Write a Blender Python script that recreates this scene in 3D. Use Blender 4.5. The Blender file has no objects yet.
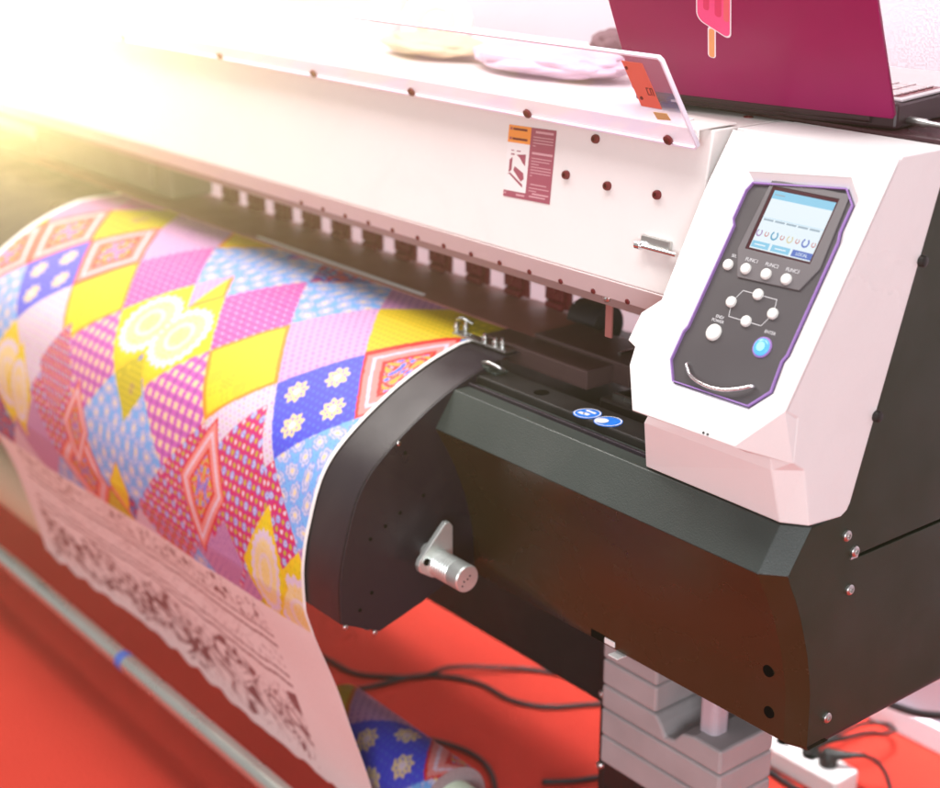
import bpy, bmesh, math, random
import numpy as np
from mathutils import Vector, Matrix
HZ_D = .011
random.seed(7); rng = np.random.default_rng(11)
S = bpy.context.scene; COL = S.collection

# ------------------------------------------------------------------ materials
def lin(c):
    c = c/255.0
    return c/12.92 if c <= .04045 else ((c+.055)/1.055)**2.4
def rgb(r, g, b): return (lin(r), lin(g), lin(b))
MATS = {}
def mat(name, col, rough=.4, metal=0., var=.08, scale=60., bump=.0, emit=None, estr=0., coat=0., trans=0., ior=1.45, alpha=1., spec=.5, rvar=.1, dust=0.):
    m = bpy.data.materials.new(name); m.use_nodes = True; nt = m.node_tree
    b = nt.nodes['Principled BSDF']; L = nt.links
    b.inputs['Base Color'].default_value = (*col, 1); b.inputs['Roughness'].default_value = rough
    b.inputs['Metallic'].default_value = metal; b.inputs['Coat Weight'].default_value = coat
    b.inputs['Transmission Weight'].default_value = trans; b.inputs['IOR'].default_value = ior
    b.inputs['Alpha'].default_value = alpha; b.inputs['Specular IOR Level'].default_value = spec
    tc = nt.nodes.new('ShaderNodeTexCoord'); n = nt.nodes.new('ShaderNodeTexNoise')
    n.inputs['Scale'].default_value = scale; n.inputs['Detail'].default_value = 5
    L.new(tc.outputs['Object'], n.inputs['Vector'])
    if var:
        mx = nt.nodes.new('ShaderNodeMix'); mx.data_type = 'RGBA'
        mx.inputs[6].default_value = (*[c*(1-var) for c in col], 1); mx.inputs[7].default_value = (*[min(1, c*(1+var)) for c in col], 1)
        L.new(n.outputs['Fac'], mx.inputs[0]); L.new(mx.outputs[2], b.inputs['Base Color'])
    if rvar:
        n2 = nt.nodes.new('ShaderNodeTexNoise'); n2.inputs['Scale'].default_value = 9; n2.inputs['Detail'].default_value = 8
        L.new(tc.outputs['Object'], n2.inputs['Vector'])
        mr = nt.nodes.new('ShaderNodeMapRange'); mr.inputs[1].default_value = .3; mr.inputs[2].default_value = .7
        mr.inputs[3].default_value = max(0, rough-rvar); mr.inputs[4].default_value = min(1, rough+rvar)
        L.new(n2.outputs['Fac'], mr.inputs[0]); L.new(mr.outputs[0], b.inputs['Roughness'])
    if dust:
        src = b.inputs['Base Color'].links[0].from_socket
        n3 = nt.nodes.new('ShaderNodeTexNoise'); n3.inputs['Scale'].default_value = 1100; n3.inputs['Detail'].default_value = 2; L.new(tc.outputs['Object'], n3.inputs['Vector'])
        n4 = nt.nodes.new('ShaderNodeTexNoise'); n4.inputs['Scale'].default_value = 7; n4.inputs['Detail'].default_value = 6; n4.inputs['Distortion'].default_value = 1.5; L.new(tc.outputs['Object'], n4.inputs['Vector'])
        r3 = nt.nodes.new('ShaderNodeMapRange'); r3.inputs[1].default_value = .66; r3.inputs[2].default_value = .74; L.new(n3.outputs['Fac'], r3.inputs[0])
        r4 = nt.nodes.new('ShaderNodeMapRange'); r4.inputs[1].default_value = .50; r4.inputs[2].default_value = .75; r4.inputs[4].default_value = dust*.5; L.new(n4.outputs['Fac'], r4.inputs[0])
        mm = nt.nodes.new('ShaderNodeMath'); mm.operation = 'MULTIPLY_ADD'; mm.inputs[1].default_value = dust; L.new(r3.outputs[0], mm.inputs[0]); L.new(r4.outputs[0], mm.inputs[2])
        md = nt.nodes.new('ShaderNodeMix'); md.data_type = 'RGBA'; md.inputs[7].default_value = (.16, .15, .14, 1); L.new(mm.outputs[0], md.inputs[0]); L.new(src, md.inputs[6]); L.new(md.outputs[2], b.inputs['Base Color'])
    if bump:
        bp = nt.nodes.new('ShaderNodeBump'); bp.inputs['Strength'].default_value = bump; bp.inputs['Distance'].default_value = .002
        L.new(n.outputs['Fac'], bp.inputs['Height']); L.new(bp.outputs[0], b.inputs['Normal'])
    if emit:
        b.inputs['Emission Color'].default_value = (*emit, 1); b.inputs['Emission Strength'].default_value = estr
    MATS[name] = m; return m
WHITE = mat('white_enamel', (.80, .785, .77), .36, var=.03, scale=500, bump=.03, dust=.07)
WHITE_LID = mat('white_lid_enamel', (.80, .77, .74), .38, var=.03, scale=300, bump=.03, dust=.07)
PINKISH = mat('pale_steel_lip', (.62, .50, .49), .4, var=.04)
BLACK = mat('black_powder_coat', (.014, .0125, .0125), .40, var=.15, scale=700, bump=.2, spec=.5, dust=.12)
BLACKP = mat('black_plum_coat', (.016, .010, .018), .36, var=.15, scale=700, bump=.2, spec=.5, dust=.10)
PANELBLK = mat('black_semigloss_panel', (.034, .023, .009), .27, var=.12, scale=700, bump=.03, spec=.5, rvar=.04, dust=.06)
SIDEBLK = mat('charcoal_side_coat', (.013, .021, .008), .50, var=.12, scale=800, bump=.25, dust=.07)
TRIMBLK = mat('charcoal_trim', (.036, .046, .042), .42, var=.14, scale=500, bump=.25, dust=.14)
RECESS = mat('dark_mechanism', (.018, .010, .010), .5, var=.2)
MAROON = mat('dark_maroon_metal', (.13, .004, .013), .45, var=.15, scale=40)
PLATE = mat('brown_platen_metal', (.30, .105, .095), .50, metal=.0, var=.08, scale=20)
STEEL = mat('zinc_steel', (.62, .62, .60), .32, metal=1., var=.06)
CHROME = mat('chrome', (.85, .85, .85), .1, metal=1., var=0, rvar=.03)
ALU = mat('turned_aluminium', (.72, .76, .72), .34, metal=.75, var=.05)
SCREWRED = mat('dark_red_screw', (.16, .012, .02), .35, metal=.3)
HOLE = mat('hole_black', (.003, .002, .002), .9, var=0, rvar=0, spec=.05)
SCREWBLK = mat('black_screw', (.02, .018, .018), .4, metal=.3)
KEYGREY = mat('grey_panel_film', (.066, .058, .063), .40, var=.04, scale=900, bump=.03)
BEZEL = mat('light_grey_panel_film', (.125, .112, .118), .40, var=.04, scale=900)
GASKET = mat('violet_edge_film', (.30, .17, .44), .25, var=.03)
BUTTON = mat('white_rubber_button', (.72, .72, .68), .45, var=.03)
PRINTW = mat('white_silkscreen_ink', (.62, .61, .62), .5, var=0, rvar=0)
SCRBLACK = mat('screen_border', (.05, .012, .018), .15)
def clear():
    m = bpy.data.materials.new('clear_acrylic'); m.use_nodes = True; nt = m.node_tree; nt.nodes.clear(); L = nt.links
    o = nt.nodes.new('ShaderNodeOutputMaterial'); t = nt.nodes.new('ShaderNodeBsdfTransparent'); t.inputs[0].default_value = (.97, .93, .97, 1)
    g = nt.nodes.new('ShaderNodeBsdfGlossy'); g.inputs['Roughness'].default_value = .04; f = nt.nodes.new('ShaderNodeValue'); f.outputs[0].default_value = .05
    d = nt.nodes.new('ShaderNodeBsdfDiffuse'); d.inputs[0].default_value = (.92, .86, .95, 1); m2 = nt.nodes.new('ShaderNodeMixShader'); m2.inputs[0].default_value = .10
    n = nt.nodes.new('ShaderNodeTexNoise'); n.inputs['Scale'].default_value = 14; mr = nt.nodes.new('ShaderNodeMapRange'); mr.inputs[3].default_value = .04; mr.inputs[4].default_value = .13
    L.new(n.outputs['Fac'], mr.inputs[0]); L.new(mr.outputs[0], m2.inputs[0])
    mx = nt.nodes.new('ShaderNodeMixShader'); L.new(f.outputs[0], mx.inputs[0]); L.new(t.outputs[0], m2.inputs[1]); L.new(d.outputs[0], m2.inputs[2]); L.new(m2.outputs[0], mx.inputs[1]); L.new(g.outputs[0], mx.inputs[2]); L.new(mx.outputs[0], o.inputs[0]); return m
ACRYL = clear()
ACREDGE = mat('polished_acrylic_edge', (.86, .80, .92), .15, var=.05, scale=30)
STKORANGE = mat('coral_sticker', (.75, .13, .09), .45, var=.04)
STKYEL = mat('tan_sticker', (.60, .36, .14), .45)
LBLMAUVE = mat('mauve_label_print', (.33, .075, .12), .45, var=.04)
LBLORANGE = mat('orange_label_print', (.85, .30, .05), .45, var=.04)
LBLWHITE = mat('white_label_print', (.80, .78, .76), .45, var=.02)
LBLPINK = mat('pale_pink_label_ink', (.62, .34, .38), .45, var=0)
BLUESTK = mat('blue_round_sticker', (.02, .19, .72), .35, var=.03)
CONCRETE = mat('pinkish_grey_weight', (.40, .365, .365), .5, var=.18, scale=18, bump=.25)
FROST = mat('frosted_plastic_column', (.50, .42, .46), .3, var=.1, scale=12)
CABLE = mat('black_rubber_cable', (.02, .017, .018), .5)
PLUGBLK = mat('black_plug_plastic', (.018, .02, .017), .42)
STRIPW = mat('white_strip_plastic', (.80, .78, .76), .35, var=.02)
SOCKET = mat('socket_hole_grey', (.16, .15, .15), .5)
LAPTOP = mat('raspberry_laptop_lacquer', (.27, .002, .078), .36, var=.06, scale=30, spec=.3)
LAPDARK = mat('dark_laptop_plastic', (.030, .008, .014), .35)
LAPGREY = mat('silver_laptop_deck', (.52, .49, .50), .36, metal=.35, var=.04)
KEYB = mat('laptop_keycap', (.52, .42, .44), .45)
POPPINK = mat('pink_lolly_print', (.85, .07, .24), .4, var=.10, scale=30)
POPDARK = mat('rose_lolly_print', (.70, .03, .13), .4, var=.08)
POPCORAL = mat('coral_lolly_print', (.80, .12, .15), .4, var=.08)
POPWHITE = mat('pale_sticker_border', (.85, .74, .80), .4, var=.02)
POPSTICK = mat('tan_stick_print', (.80, .34, .12), .4, var=.10)
TUBE = mat('brushed_tube_steel', (.56, .60, .55), .3, metal=.8, var=.08, scale=8)
TUBEBLUE = mat('blue_tape', (.08, .16, .55), .4)
CORE = mat('greenish_cardboard_core', (.52, .60, .46), .55, var=.06)
BEIGE = mat('beige_paper', (.72, .50, .34), .6, var=.05)
CARDB = mat('yellowish_tape_roll', (.80, .68, .42), .5, var=.06)
WPLAS = mat('white_plastic', (.74, .71, .70), .35, var=.02)
BAGPINK = mat('pinkish_wrapping', (.74, .58, .68), .35, var=.2, scale=25, bump=.5)
BAGDARK = mat('dark_plum_cloth', (.16, .07, .09), .6, var=.3, scale=40)
WALL = mat('white_booth_wall', (.56, .48, .54), .6, var=.02, scale=4, bump=.02)
SKIRT = mat('white_skirting', (.84, .80, .84), .4, var=.02)

def carpet():
    m = bpy.data.materials.new('red_carpet'); m.use_nodes = True; nt = m.node_tree; L = nt.links
    b = nt.nodes['Principled BSDF']; b.inputs['Roughness'].default_value = .9
    tc = nt.nodes.new('ShaderNodeTexCoord')
    n = nt.nodes.new('ShaderNodeTexNoise'); n.inputs['Scale'].default_value = 190; n.inputs['Detail'].default_value = 5
    w = nt.nodes.new('ShaderNodeTexNoise'); w.inputs['Scale'].default_value = 3.5; w.inputs['Detail'].default_value = 4
    L.new(tc.outputs['Object'], n.inputs['Vector']); L.new(tc.outputs['Object'], w.inputs['Vector'])
    mx = nt.nodes.new('ShaderNodeMix'); mx.data_type = 'RGBA'
    mx.inputs[6].default_value = (.48, .018, .009, 1); mx.inputs[7].default_value = (.64, .048, .022, 1)
    ad = nt.nodes.new('ShaderNodeMath'); ad.operation = 'MULTIPLY_ADD'; ad.inputs[1].default_value = .5
    hf = nt.nodes.new('ShaderNodeMath'); hf.operation = 'MULTIPLY'; hf.inputs[1].default_value = .5
    L.new(n.outputs['Fac'], hf.inputs[0]); L.new(w.outputs['Fac'], ad.inputs[0]); L.new(hf.outputs[0], ad.inputs[2])
    L.new(ad.outputs[0], mx.inputs[0]); L.new(mx.outputs[2], b.inputs['Base Color'])
    bp = nt.nodes.new('ShaderNodeBump'); bp.inputs['Strength'].default_value = .8; bp.inputs['Distance'].default_value = .006
    L.new(n.outputs['Fac'], bp.inputs['Height']); L.new(bp.outputs[0], b.inputs['Normal'])
    return m
CARPET = carpet()
def emis(name, col, s):
    m = mat(name, (.02, .02, .02), .25, var=0, rvar=0, emit=col, estr=s); return m
SCR_W = emis('screen_white', (.82, .93, 1.0), .95); SCR_B = emis('screen_pale_blue', (.30, .70, .95), .85)
SCR_N = emis('screen_blue', (.12, .22, .72), .75); SCR_P = emis('screen_violet', (.55, .36, .72), .7)
SCR_R = emis('screen_red', (.80, .22, .20), .7); SCR_C = emis('screen_cyan', (.12, .50, .78), .7)
SCR_Y = emis('screen_yellow', (.90, .80, .50), .75); SCR_G = emis('screen_grey', (.45, .60, .72), .7)
LEDB = emis('lit_blue_button', (.10, .48, 1.0), 1.3); LEDW = emis('lit_button_centre', (.35, .80, 1.0), 1.5)

# ------------------------------------------------------------------ helpers
def link(name, bm, m, parent=None, bevel=0., smooth=False, segs=2, angle=35):
    me = bpy.data.meshes.new(name); bmesh.ops.recalc_face_normals(bm, faces=bm.faces[:]); bm.to_mesh(me); bm.free()
    return link_me(name, me, m, parent, bevel, smooth, segs, angle)
def link_me(name, me, m, parent=None, bevel=0., smooth=False, segs=2, angle=35):
    o = bpy.data.objects.new(name, me); COL.objects.link(o)
    for k in (m if isinstance(m, (list, tuple)) else [m]): me.materials.append(k)
    if smooth:
        me.polygons.foreach_set('use_smooth', [True]*len(me.polygons))
        if smooth != 'all': me.set_sharp_from_angle(angle=math.radians(angle))
    if bevel:
        b = o.modifiers.new('edge', 'BEVEL'); b.width = bevel; b.segments = segs; b.limit_method = 'ANGLE'; b.angle_limit = math.radians(30)
        b.harden_normals = False
    if parent is not None: put(o, parent)
    return o
def put(o, parent):
    o.parent = parent; bpy.context.view_layer.update()
    o.matrix_parent_inverse = world(parent).inverted()
def world(o):
    M = o.matrix_basis.copy()
    if o.parent: M = world(o.parent) @ o.matrix_parent_inverse @ M
    return M
def thing(name, label, cat, loc=(0, 0, 0), group=None):
    o = bpy.data.objects.new(name, None); COL.objects.link(o); o.location = loc; o.empty_display_size = .05
    o['label'] = label; o['category'] = cat
    if group: o['group'] = group
    return o
def tag(o, label, cat, group=None):
    o['label'] = label; o['category'] = cat
    if group: o['group'] = group
    return o
def struct(o): o['kind'] = 'structure'; return o
def copyof(o, loc=None, M=None):
    c = o.copy(); COL.objects.link(c)
    return c
def box(bm, lo, hi, mi=0, M=None):
    vs = [bm.verts.new((x, y, z)) for x in (lo[0], hi[0]) for y in (lo[1], hi[1]) for z in (lo[2], hi[2])]
    if M: 
        for v in vs: v.co = M @ v.co
    for f in ((0, 1, 3, 2), (4, 6, 7, 5), (0, 4, 5, 1), (2, 3, 7, 6), (0, 2, 6, 4), (1, 5, 7, 3)):
        bm.faces.new([vs[i] for i in f]).material_index = mi
    return vs
def prism(bm, poly, x0, x1):
    """closed (y,z) outline swept along X"""
    a = [bm.verts.new((x0, y, z)) for y, z in poly]; b = [bm.verts.new((x1, y, z)) for y, z in poly]; n = len(poly)
    for i in range(n): bm.faces.new((a[i], a[(i+1) % n], b[(i+1) % n], b[i]))
    bm.faces.new(a); bm.faces.new(b[::-1])
def loft(bm, secs, closed=False, caps=False):
    R = [[bm.verts.new(p) for p in s] for s in secs]; n = len(secs[0])
    for r, q in zip(R, R[1:]):
        for i in range(n if closed else n-1): bm.faces.new((r[i], r[(i+1) % n], q[(i+1) % n], q[i]))
    if caps: bm.faces.new(R[0]); bm.faces.new(R[-1][::-1])
    return R
def cyl(bm, p, q, r, seg=20, r2=None, mi=0, caps=True):
    p = Vector(p); q = Vector(q); d = (q-p).normalized(); a = d.orthogonal().normalized(); b = d.cross(a); r2 = r if r2 is None else r2
    A = [bm.verts.new(p+(a*math.cos(t)+b*math.sin(t))*r) for t in [2*math.pi*i/seg for i in range(seg)]]
    B = [bm.verts.new(q+(a*math.cos(t)+b*math.sin(t))*r2) for t in [2*math.pi*i/seg for i in range(seg)]]
    for i in range(seg): bm.faces.new((A[i], A[(i+1) % seg], B[(i+1) % seg], B[i])).material_index = mi
    if caps:
        bm.faces.new(A[::-1]).material_index = mi; bm.faces.new(B).material_index = mi
def lathe(bm, p, d, prof, seg=28, mi=0):
    """prof = [(distance along d, radius)]"""
    p = Vector(p); d = Vector(d).normalized(); a = d.orthogonal().normalized(); b = d.cross(a)
    R = []
    for t, r in prof: R.append([bm.verts.new(p+d*t+(a*math.cos(k)+b*math.sin(k))*r) for k in [2*math.pi*i/seg for i in range(seg)]])
    for A, B in zip(R, R[1:]):
        for i in range(seg): bm.faces.new((A[i], A[(i+1) % seg], B[(i+1) % seg], B[i])).material_index = mi
    bm.faces.new(R[0][::-1]).material_index = mi; bm.faces.new(R[-1]).material_index = mi
def catmull(pts, n=8):
    P = [Vector(p) for p in pts]; P = [P[0]*2-P[1]]+P+[P[-1]*2-P[-2]]; out = []
    for i in range(1, len(P)-2):
        for k in range(n):
            t = k/n; a, b, c, d = P[i-1:i+3]
            out.append(.5*((2*b)+(c-a)*t+(2*a-5*b+4*c-d)*t*t+(3*b-a-3*c+d)*t**3))
    out.append(P[-2]); return out
def tube(bm, pts, r, seg=10, n=8, mi=0):
    P = catmull(pts, n) if n > 1 else [Vector(p) for p in pts]
    up = Vector((.13, .21, .97)).normalized(); R = []
    for i, p in enumerate(P):
        d = (P[min(i+1, len(P)-1)]-P[max(i-1, 0)]).normalized(); a = d.cross(up)
        a = d.orthogonal() if a.length < 1e-4 else a
        a.normalize(); b = d.cross(a)
        R.append([bm.verts.new(p+(a*math.cos(t)+b*math.sin(t))*r) for t in [2*math.pi*k/seg for k in range(seg)]])
    for A, B in zip(R, R[1:]):
        for i in range(seg): bm.faces.new((A[i], A[(i+1) % seg], B[(i+1) % seg], B[i])).material_index = mi
    bm.faces.new(R[0][::-1]).material_index = mi; bm.faces.new(R[-1]).material_index = mi
def flat(name, outer, holes, thick, M, m, parent=None, bevel=0.):
    """a plate: 2-D outline with holes, given thickness below its face, placed by matrix M"""
    cu = bpy.data.curves.new(name, 'CURVE'); cu.dimensions = '2D'; cu.fill_mode = 'BOTH'
    cu.extrude = thick/2; cu.bevel_depth = bevel; cu.bevel_resolution = 2; cu.offset = -bevel
    if bevel: cu.extrude = max(1e-5, thick/2-bevel)
    for poly in [outer]+list(holes):
        sp = cu.splines.new('POLY'); sp.points.add(len(poly)-1); sp.use_cyclic_u = True
        for p, q in zip(sp.points, poly): p.co = (q[0], q[1], 0, 1)
    o = bpy.data.objects.new('tmp', cu); COL.objects.link(o)
    dg = bpy.context.evaluated_depsgraph_get(); me = bpy.data.meshes.new_from_object(o.evaluated_get(dg))
    bpy.data.objects.remove(o); bpy.data.curves.remove(cu)
    me.transform(M @ Matrix.Translation((0, 0, -thick/2))); me.materials.clear()
    return link_me(name, me, m, parent, smooth=bool(bevel), angle=40)
def text(name, s, size, M, m, parent=None, depth=.0002, bold=0., align='CENTER'):
    cu = bpy.data.curves.new(name, 'FONT'); cu.body = s; cu.size = size; cu.align_x = align; cu.align_y = 'CENTER'; cu.extrude = depth; cu.offset = bold
    o = bpy.data.objects.new('tmp', cu); COL.objects.link(o)
    dg = bpy.context.evaluated_depsgraph_get(); me = bpy.data.meshes.new_from_object(o.evaluated_get(dg))
    bpy.data.objects.remove(o); bpy.data.curves.remove(cu)
    me.transform(M); me.materials.clear()
    return link_me(name, me, m, parent)
def offset(poly, d):
    n = len(poly); out = []
    A = sum(poly[i][0]*poly[(i+1) % n][1]-poly[(i+1) % n][0]*poly[i][1] for i in range(n)); sg = 1 if A > 0 else -1
    for i in range(n):
        p0, p1, p2 = Vector(poly[i-1]), Vector(poly[i]), Vector(poly[(i+1) % n])
        e1 = (p1-p0).normalized(); e2 = (p2-p1).normalized(); n1 = Vector((e1.y, -e1.x))*sg; n2 = Vector((e2.y, -e2.x))*sg
        b = (n1+n2); b = b/max(.35, b.dot(n1)); out.append(tuple(p1+b*d))
    return out
def frame(o, u, v):
    u = Vector(u).normalized(); v = Vector(v).normalized(); w = u.cross(v)
    return Matrix(((u.x, v.x, w.x, o[0]), (u.y, v.y, w.y, o[1]), (u.z, v.z, w.z, o[2]), (0, 0, 0, 1)))
def screw(parent, p, d, r=.005, h=.003, m=STEEL, name='screw', socket=True):
    bm = bmesh.new(); d = Vector(d).normalized(); p = Vector(p)
    prof = [(-.002, r), (h*.55, r), (h*.9, r*.82), (h, r*.6)]
    if socket: prof += [(h, r*.45), (h*.35, r*.4)]
    lathe(bm, p, d, prof, 16)
    return link(name, bm, m, parent, smooth=True)

# ------------------------------------------------------------------ the setting
bm = bmesh.new(); vs = [bm.verts.new(p) for p in ((-9, -4, 0), (5, -4, 0), (5, 2.275, 0), (-9, 2.275, 0))]; bm.faces.new(vs)
fl = struct(link('floor', bm, CARPET))
bm = bmesh.new(); box(bm, (-9, 2.27, -.05), (5, 2.35, 3.4)); struct(link('wall', bm, WALL))
bm = bmesh.new(); box(bm, (-9, 2.252, 0.002), (5, 2.267, .055)); struct(link('skirting_board', bm, SKIRT, bevel=.003))

# ------------------------------------------------------------------ the printer
XS, XP = -.937, -1.535
printer = thing('wide_format_printer', 'wide black and white roll printer with angled control panel on a red carpet', 'printer', (-1.6, 1.5, 0))
PR = printer
def part(name, bm, m, parent=PR, **k): return link(name, bm, m, parent, **k)

# --- front beam: chamfer, bowed front panel, bevelled corner
side_pts = [(1.226, .921), (1.193, .872), (1.197, .862), (1.210, .837), (1.221, .811), (1.229, .788), (1.238, .760), (1.244, .734), (1.249, .705), (1.250, .681), (1.251, .636)]
fr = [(1.205, .921), (1.172, .872), (1.177, .862), (1.191, .837), (1.204, .811), (1.213, .788), (1.223, .760), (1.230, .734), (1.236, .705), (1.238, .681), (1.240, .636)]
bm = bmesh.new()
def sec(x, pts, a, b): return [(x, y, z) for y, z in pts[a:b]]
loft(bm, [sec(XP+.002, fr, 1, 11), sec(-1.2, fr, 1, 11), sec(-.962, fr, 1, 11), sec(XS, side_pts, 1, 11)])
# returned bottom lip
loft(bm, [[(XP+.002, 1.240, .636), (XP+.002, 1.246, .631), (XP+.002, 1.29, .631)], [(-.962, 1.240, .636), (-.962, 1.246, .631), (-.962, 1.29, .631)], [(XS, 1.251, .636), (XS, 1.254, .631), (XS, 1.29, .631)]])
bmesh.ops.remove_doubles(bm, verts=bm.verts[:], dist=.0005)
fp_ = part('front_panel', bm, PANELBLK, smooth=True, angle=18)
for (x, z, y) in ((-.985, .722, 1.2315), (-.985, .665, 1.2385)):
    bm = bmesh.new(); cyl(bm, (x, y-.0006, z), (x, y+.004, z), .0075, 20); link('bolt_hole', bm, HOLE, fp_)
bm = bmesh.new(); box(bm, (-1.288, 1.2392, .6365), (-1.262, 1.242, .648)); fp2 = link('notch_plate', bm, HOLE, fp_)
bm = bmesh.new(); box(bm, (-1.262, 1.2385, .638), (-1.243, 1.242, .646)); box(bm, (-1.246, 1.230, .6295), (-1.228, 1.25, .631)); link('hinge_clip', bm, LBLWHITE, fp_, bevel=.001)
bm = bmesh.new()
top_f = [(1.25, .9215), (1.205, .9215), (1.1715, .8725), (1.176, .869)]; top_s = [(1.25, .9215), (1.2265, .9215), (1.1925, .8725), (1.197, .869)]
loft(bm, [[(XP+.012*0-.010, y, z) for y, z in top_f[:2]]+[(XP, y, z) for y, z in top_f[2:]], [(-.962, y, z) for y, z in top_f], [(XS+.0005, y, z) for y, z in top_s]])
part('top_trim', bm, TRIMBLK, bevel=.0012)
# --- side panel
bm = bmesh.new()
outl = side_pts[1:]+[(2.02, .636), (2.02, .858), (1.316, .858), (1.313, .8603), (1.316, .8625), (2.02, .8625), (2.02, 1.300), (1.36, 1.300), (1.275, .9215), (1.226, .9195)]
prism(bm, outl, XS-.012, XS-.0004); side = up_side = part('side_panel', bm, SIDEBLK, bevel=.0008)
bm = bmesh.new(); box(bm, (XS-.03, 1.42, .70), (XS-.0145, 2.0, 1.29)); part('side_frame', bm, RECESS)
bm = bmesh.new(); box(bm, (XS-.0005, 1.300, .8605), (XS+.0016, 1.313, .8635)); link('seam_tab', bm, STEEL, side)
for y, z in ((1.290, .893), (1.307, .869), (1.304, .822), (1.283, .664)): screw(side, (XS, y, z), (1, 0, 0), .0065, .004, STEEL)
# --- rear body, beams, legs
bm = bmesh.new(); prism(bm, [(1.62, .95), (1.70, .90), (1.90, .62), (1.95, .62), (1.95, 1.29), (1.935, 1.29), (1.935, .70), (1.90, .66), (1.74, .88)], -1.30, XS-.032); part('rear_cover', bm, BLACK)
bm = bmesh.new(); box(bm, (-4.2, 1.40, .41), (-1.385, 1.52, .60)); box(bm, (-1.386, 1.47, .46), (-1.13, 1.60, .63)); part('rear_beam', bm, BLACK, bevel=.004)
bm = bmesh.new(); box(bm, (-1.40, 1.30, .60), (XS-.03, 1.6, .63)); part('base_tray', bm, BLACK, bevel=.003)
bm = bmesh.new(); box(bm, (-1.392, 1.362, .03), (-1.380, 1.62, .61)); box(bm, (-1.392, 1.20, .0), (-1.33, 1.70, .03)); part('stand_leg', bm, BLACK, bevel=.002)
# stack of weights beside the leg
zz = [.605, .525, .483, .4445, .40, .355, .31]
for i in range(2):
    bm = bmesh.new(); box(bm, (-1.379, 1.352, zz[i+1]+.0015), (-1.272, 1.46, zz[i]-.0005)); part('weight_block', bm, CONCRETE, bevel=.004)
def stepblock(z0, z1, cut):
    bm = bmesh.new()
    P = [(-1.379, z0), (-1.135, z0), (-1.135, z1-.004)] if False else None
    xs_ = [-1.379]; poly = [(-1.379, z0), (-1.15, z0), (-1.15, z1)]
    if cut: poly += [(-1.20, z1), (-1.222, z1-.006), (-1.235, z1-.022), (-1.252, z1-.026), (-1.262, z1-.010), (-1.272, z1)]
    poly += [(-1.379, z1)]
    a = [bm.verts.new((x, 1.352, z)) for x, z in poly]; b = [bm.verts.new((x, 1.46, z)) for x, z in poly]; n = len(poly)
    for k in range(n): bm.faces.new((a[k], a[(k+1) % n], b[(k+1) % n], b[k]))
    bm.faces.new(a); bm.faces.new(b[::-1])
    part('weight_block', bm, CONCRETE, bevel=.004)
stepblock(zz[3]+.0015, zz[2]-.0005, True); stepblock(zz[4]+.0015, zz[3]-.0005, False); stepblock(zz[5], zz[4]-.0005, False)
bm = bmesh.new(); box(bm, (-1.212, 1.372, .445), (-1.180, 1.404, .605)); part('stand_column', bm, FROST, bevel=.010, segs=4)

for z in (.56, .46, .34): screw(bpy.data.objects['stand_leg'], (-1.386, 1.3605, z), (0, -1, 0), .006, .004, STEEL)
# --- platen cover (the arc the paper runs over) with its end cap
PROF = [(1.51, .951), (1.40, .951), (1.30, .949), (1.272, .945), (1.225, .931), (1.178, .911), (1.14, .890), (1.103, .866), (1.069, .839), (1.048, .814), (1.034, .785), (1.023, .750), (1.014, .715), (1.009, .679), (1.0085, .650), (1.009, .628)]
def smooth_prof(P, n=5): return [(p.x, p.y) for p in catmull([(y, z, 0) for y, z in P], n)]
SP = smooth_prof(PROF)
bm = bmesh.new()
loft(bm, [[(x, y, z) for y, z in SP]+[(x, 1.02, .625), (x, 1.06, .60)] for x in (-4.2, -3.2, -2.2, -1.62, XP)])
pc = part('platen_cover', bm, BLACKP, smooth=True, angle=30)
capo = [(y, z) for y, z in SP if y < 1.285]+[(1.072, .597), (1.145, .618), (1.26, .66), (1.29, .93)]
bm = bmesh.new(); prism(bm, capo[::1], XP-.004, XP+.0015); cap_ = part('end_cap', bm, BLACKP, bevel=.001)
for y, z in ((1.112, .872), (1.018, .628), (1.066, .604)): screw(cap_, (XP+.0015, y-.002, z-.006), (1, 0, 0), .0035, .002, STEEL, socket=False)
for y, z in ((1.06, .74), (1.085, .752), (1.11, .765), (1.06, .66), (1.04, .64), (1.15, .78), (1.12, .85)):
    bm = bmesh.new(); cyl(bm, (XP+.001, y, z), (XP+.0022, y, z), .0028, 12); link('rivet_hole', bm, HOLE, cap_)
# turned stub with bracket on the end cap
bm = bmesh.new()
pl = [(1.119, .702), (1.116, .694), (1.119, .684), (1.140, .670), (1.176, .664), (1.176, .738), (1.170, .746), (1.163, .746)]
prism(bm, pl, -1.510, -1.501); cyl(bm, (XP, 1.155, .695), (-1.505, 1.155, .695), .012)
kb = part('stub_bracket', bm, ALU, bevel=.0015)
bm = bmesh.new(); prof = [(0, .0195)]
for k in range(7): prof += [(.006+k*.0052, .0195), (.0075+k*.0052, .0178), (.009+k*.0052, .0195)]
prof += [(.062, .0195), (.064, .018)]
lathe(bm, (-1.502, 1.151, .689), (1, 0, 0), prof, 36); st = link('turned_stub', bm, ALU, kb, smooth=True, angle=25)
for dy, dz in ((-.006, .0), (0, .002), (.004, .006), (-.009, -.006)):
    bm = bmesh.new(); cyl(bm, (-1.4385, 1.151+dy, .687+dz), (-1.4374, 1.151+dy, .687+dz), .0013, 8); link('set_pin', bm, SCREWBLK, st)
bm = bmesh.new(); cyl(bm, (-1.5012, 1.130, .697), (-1.5002, 1.130, .697), .0052, 16); link('bracket_hole', bm, HOLE, kb)

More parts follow.
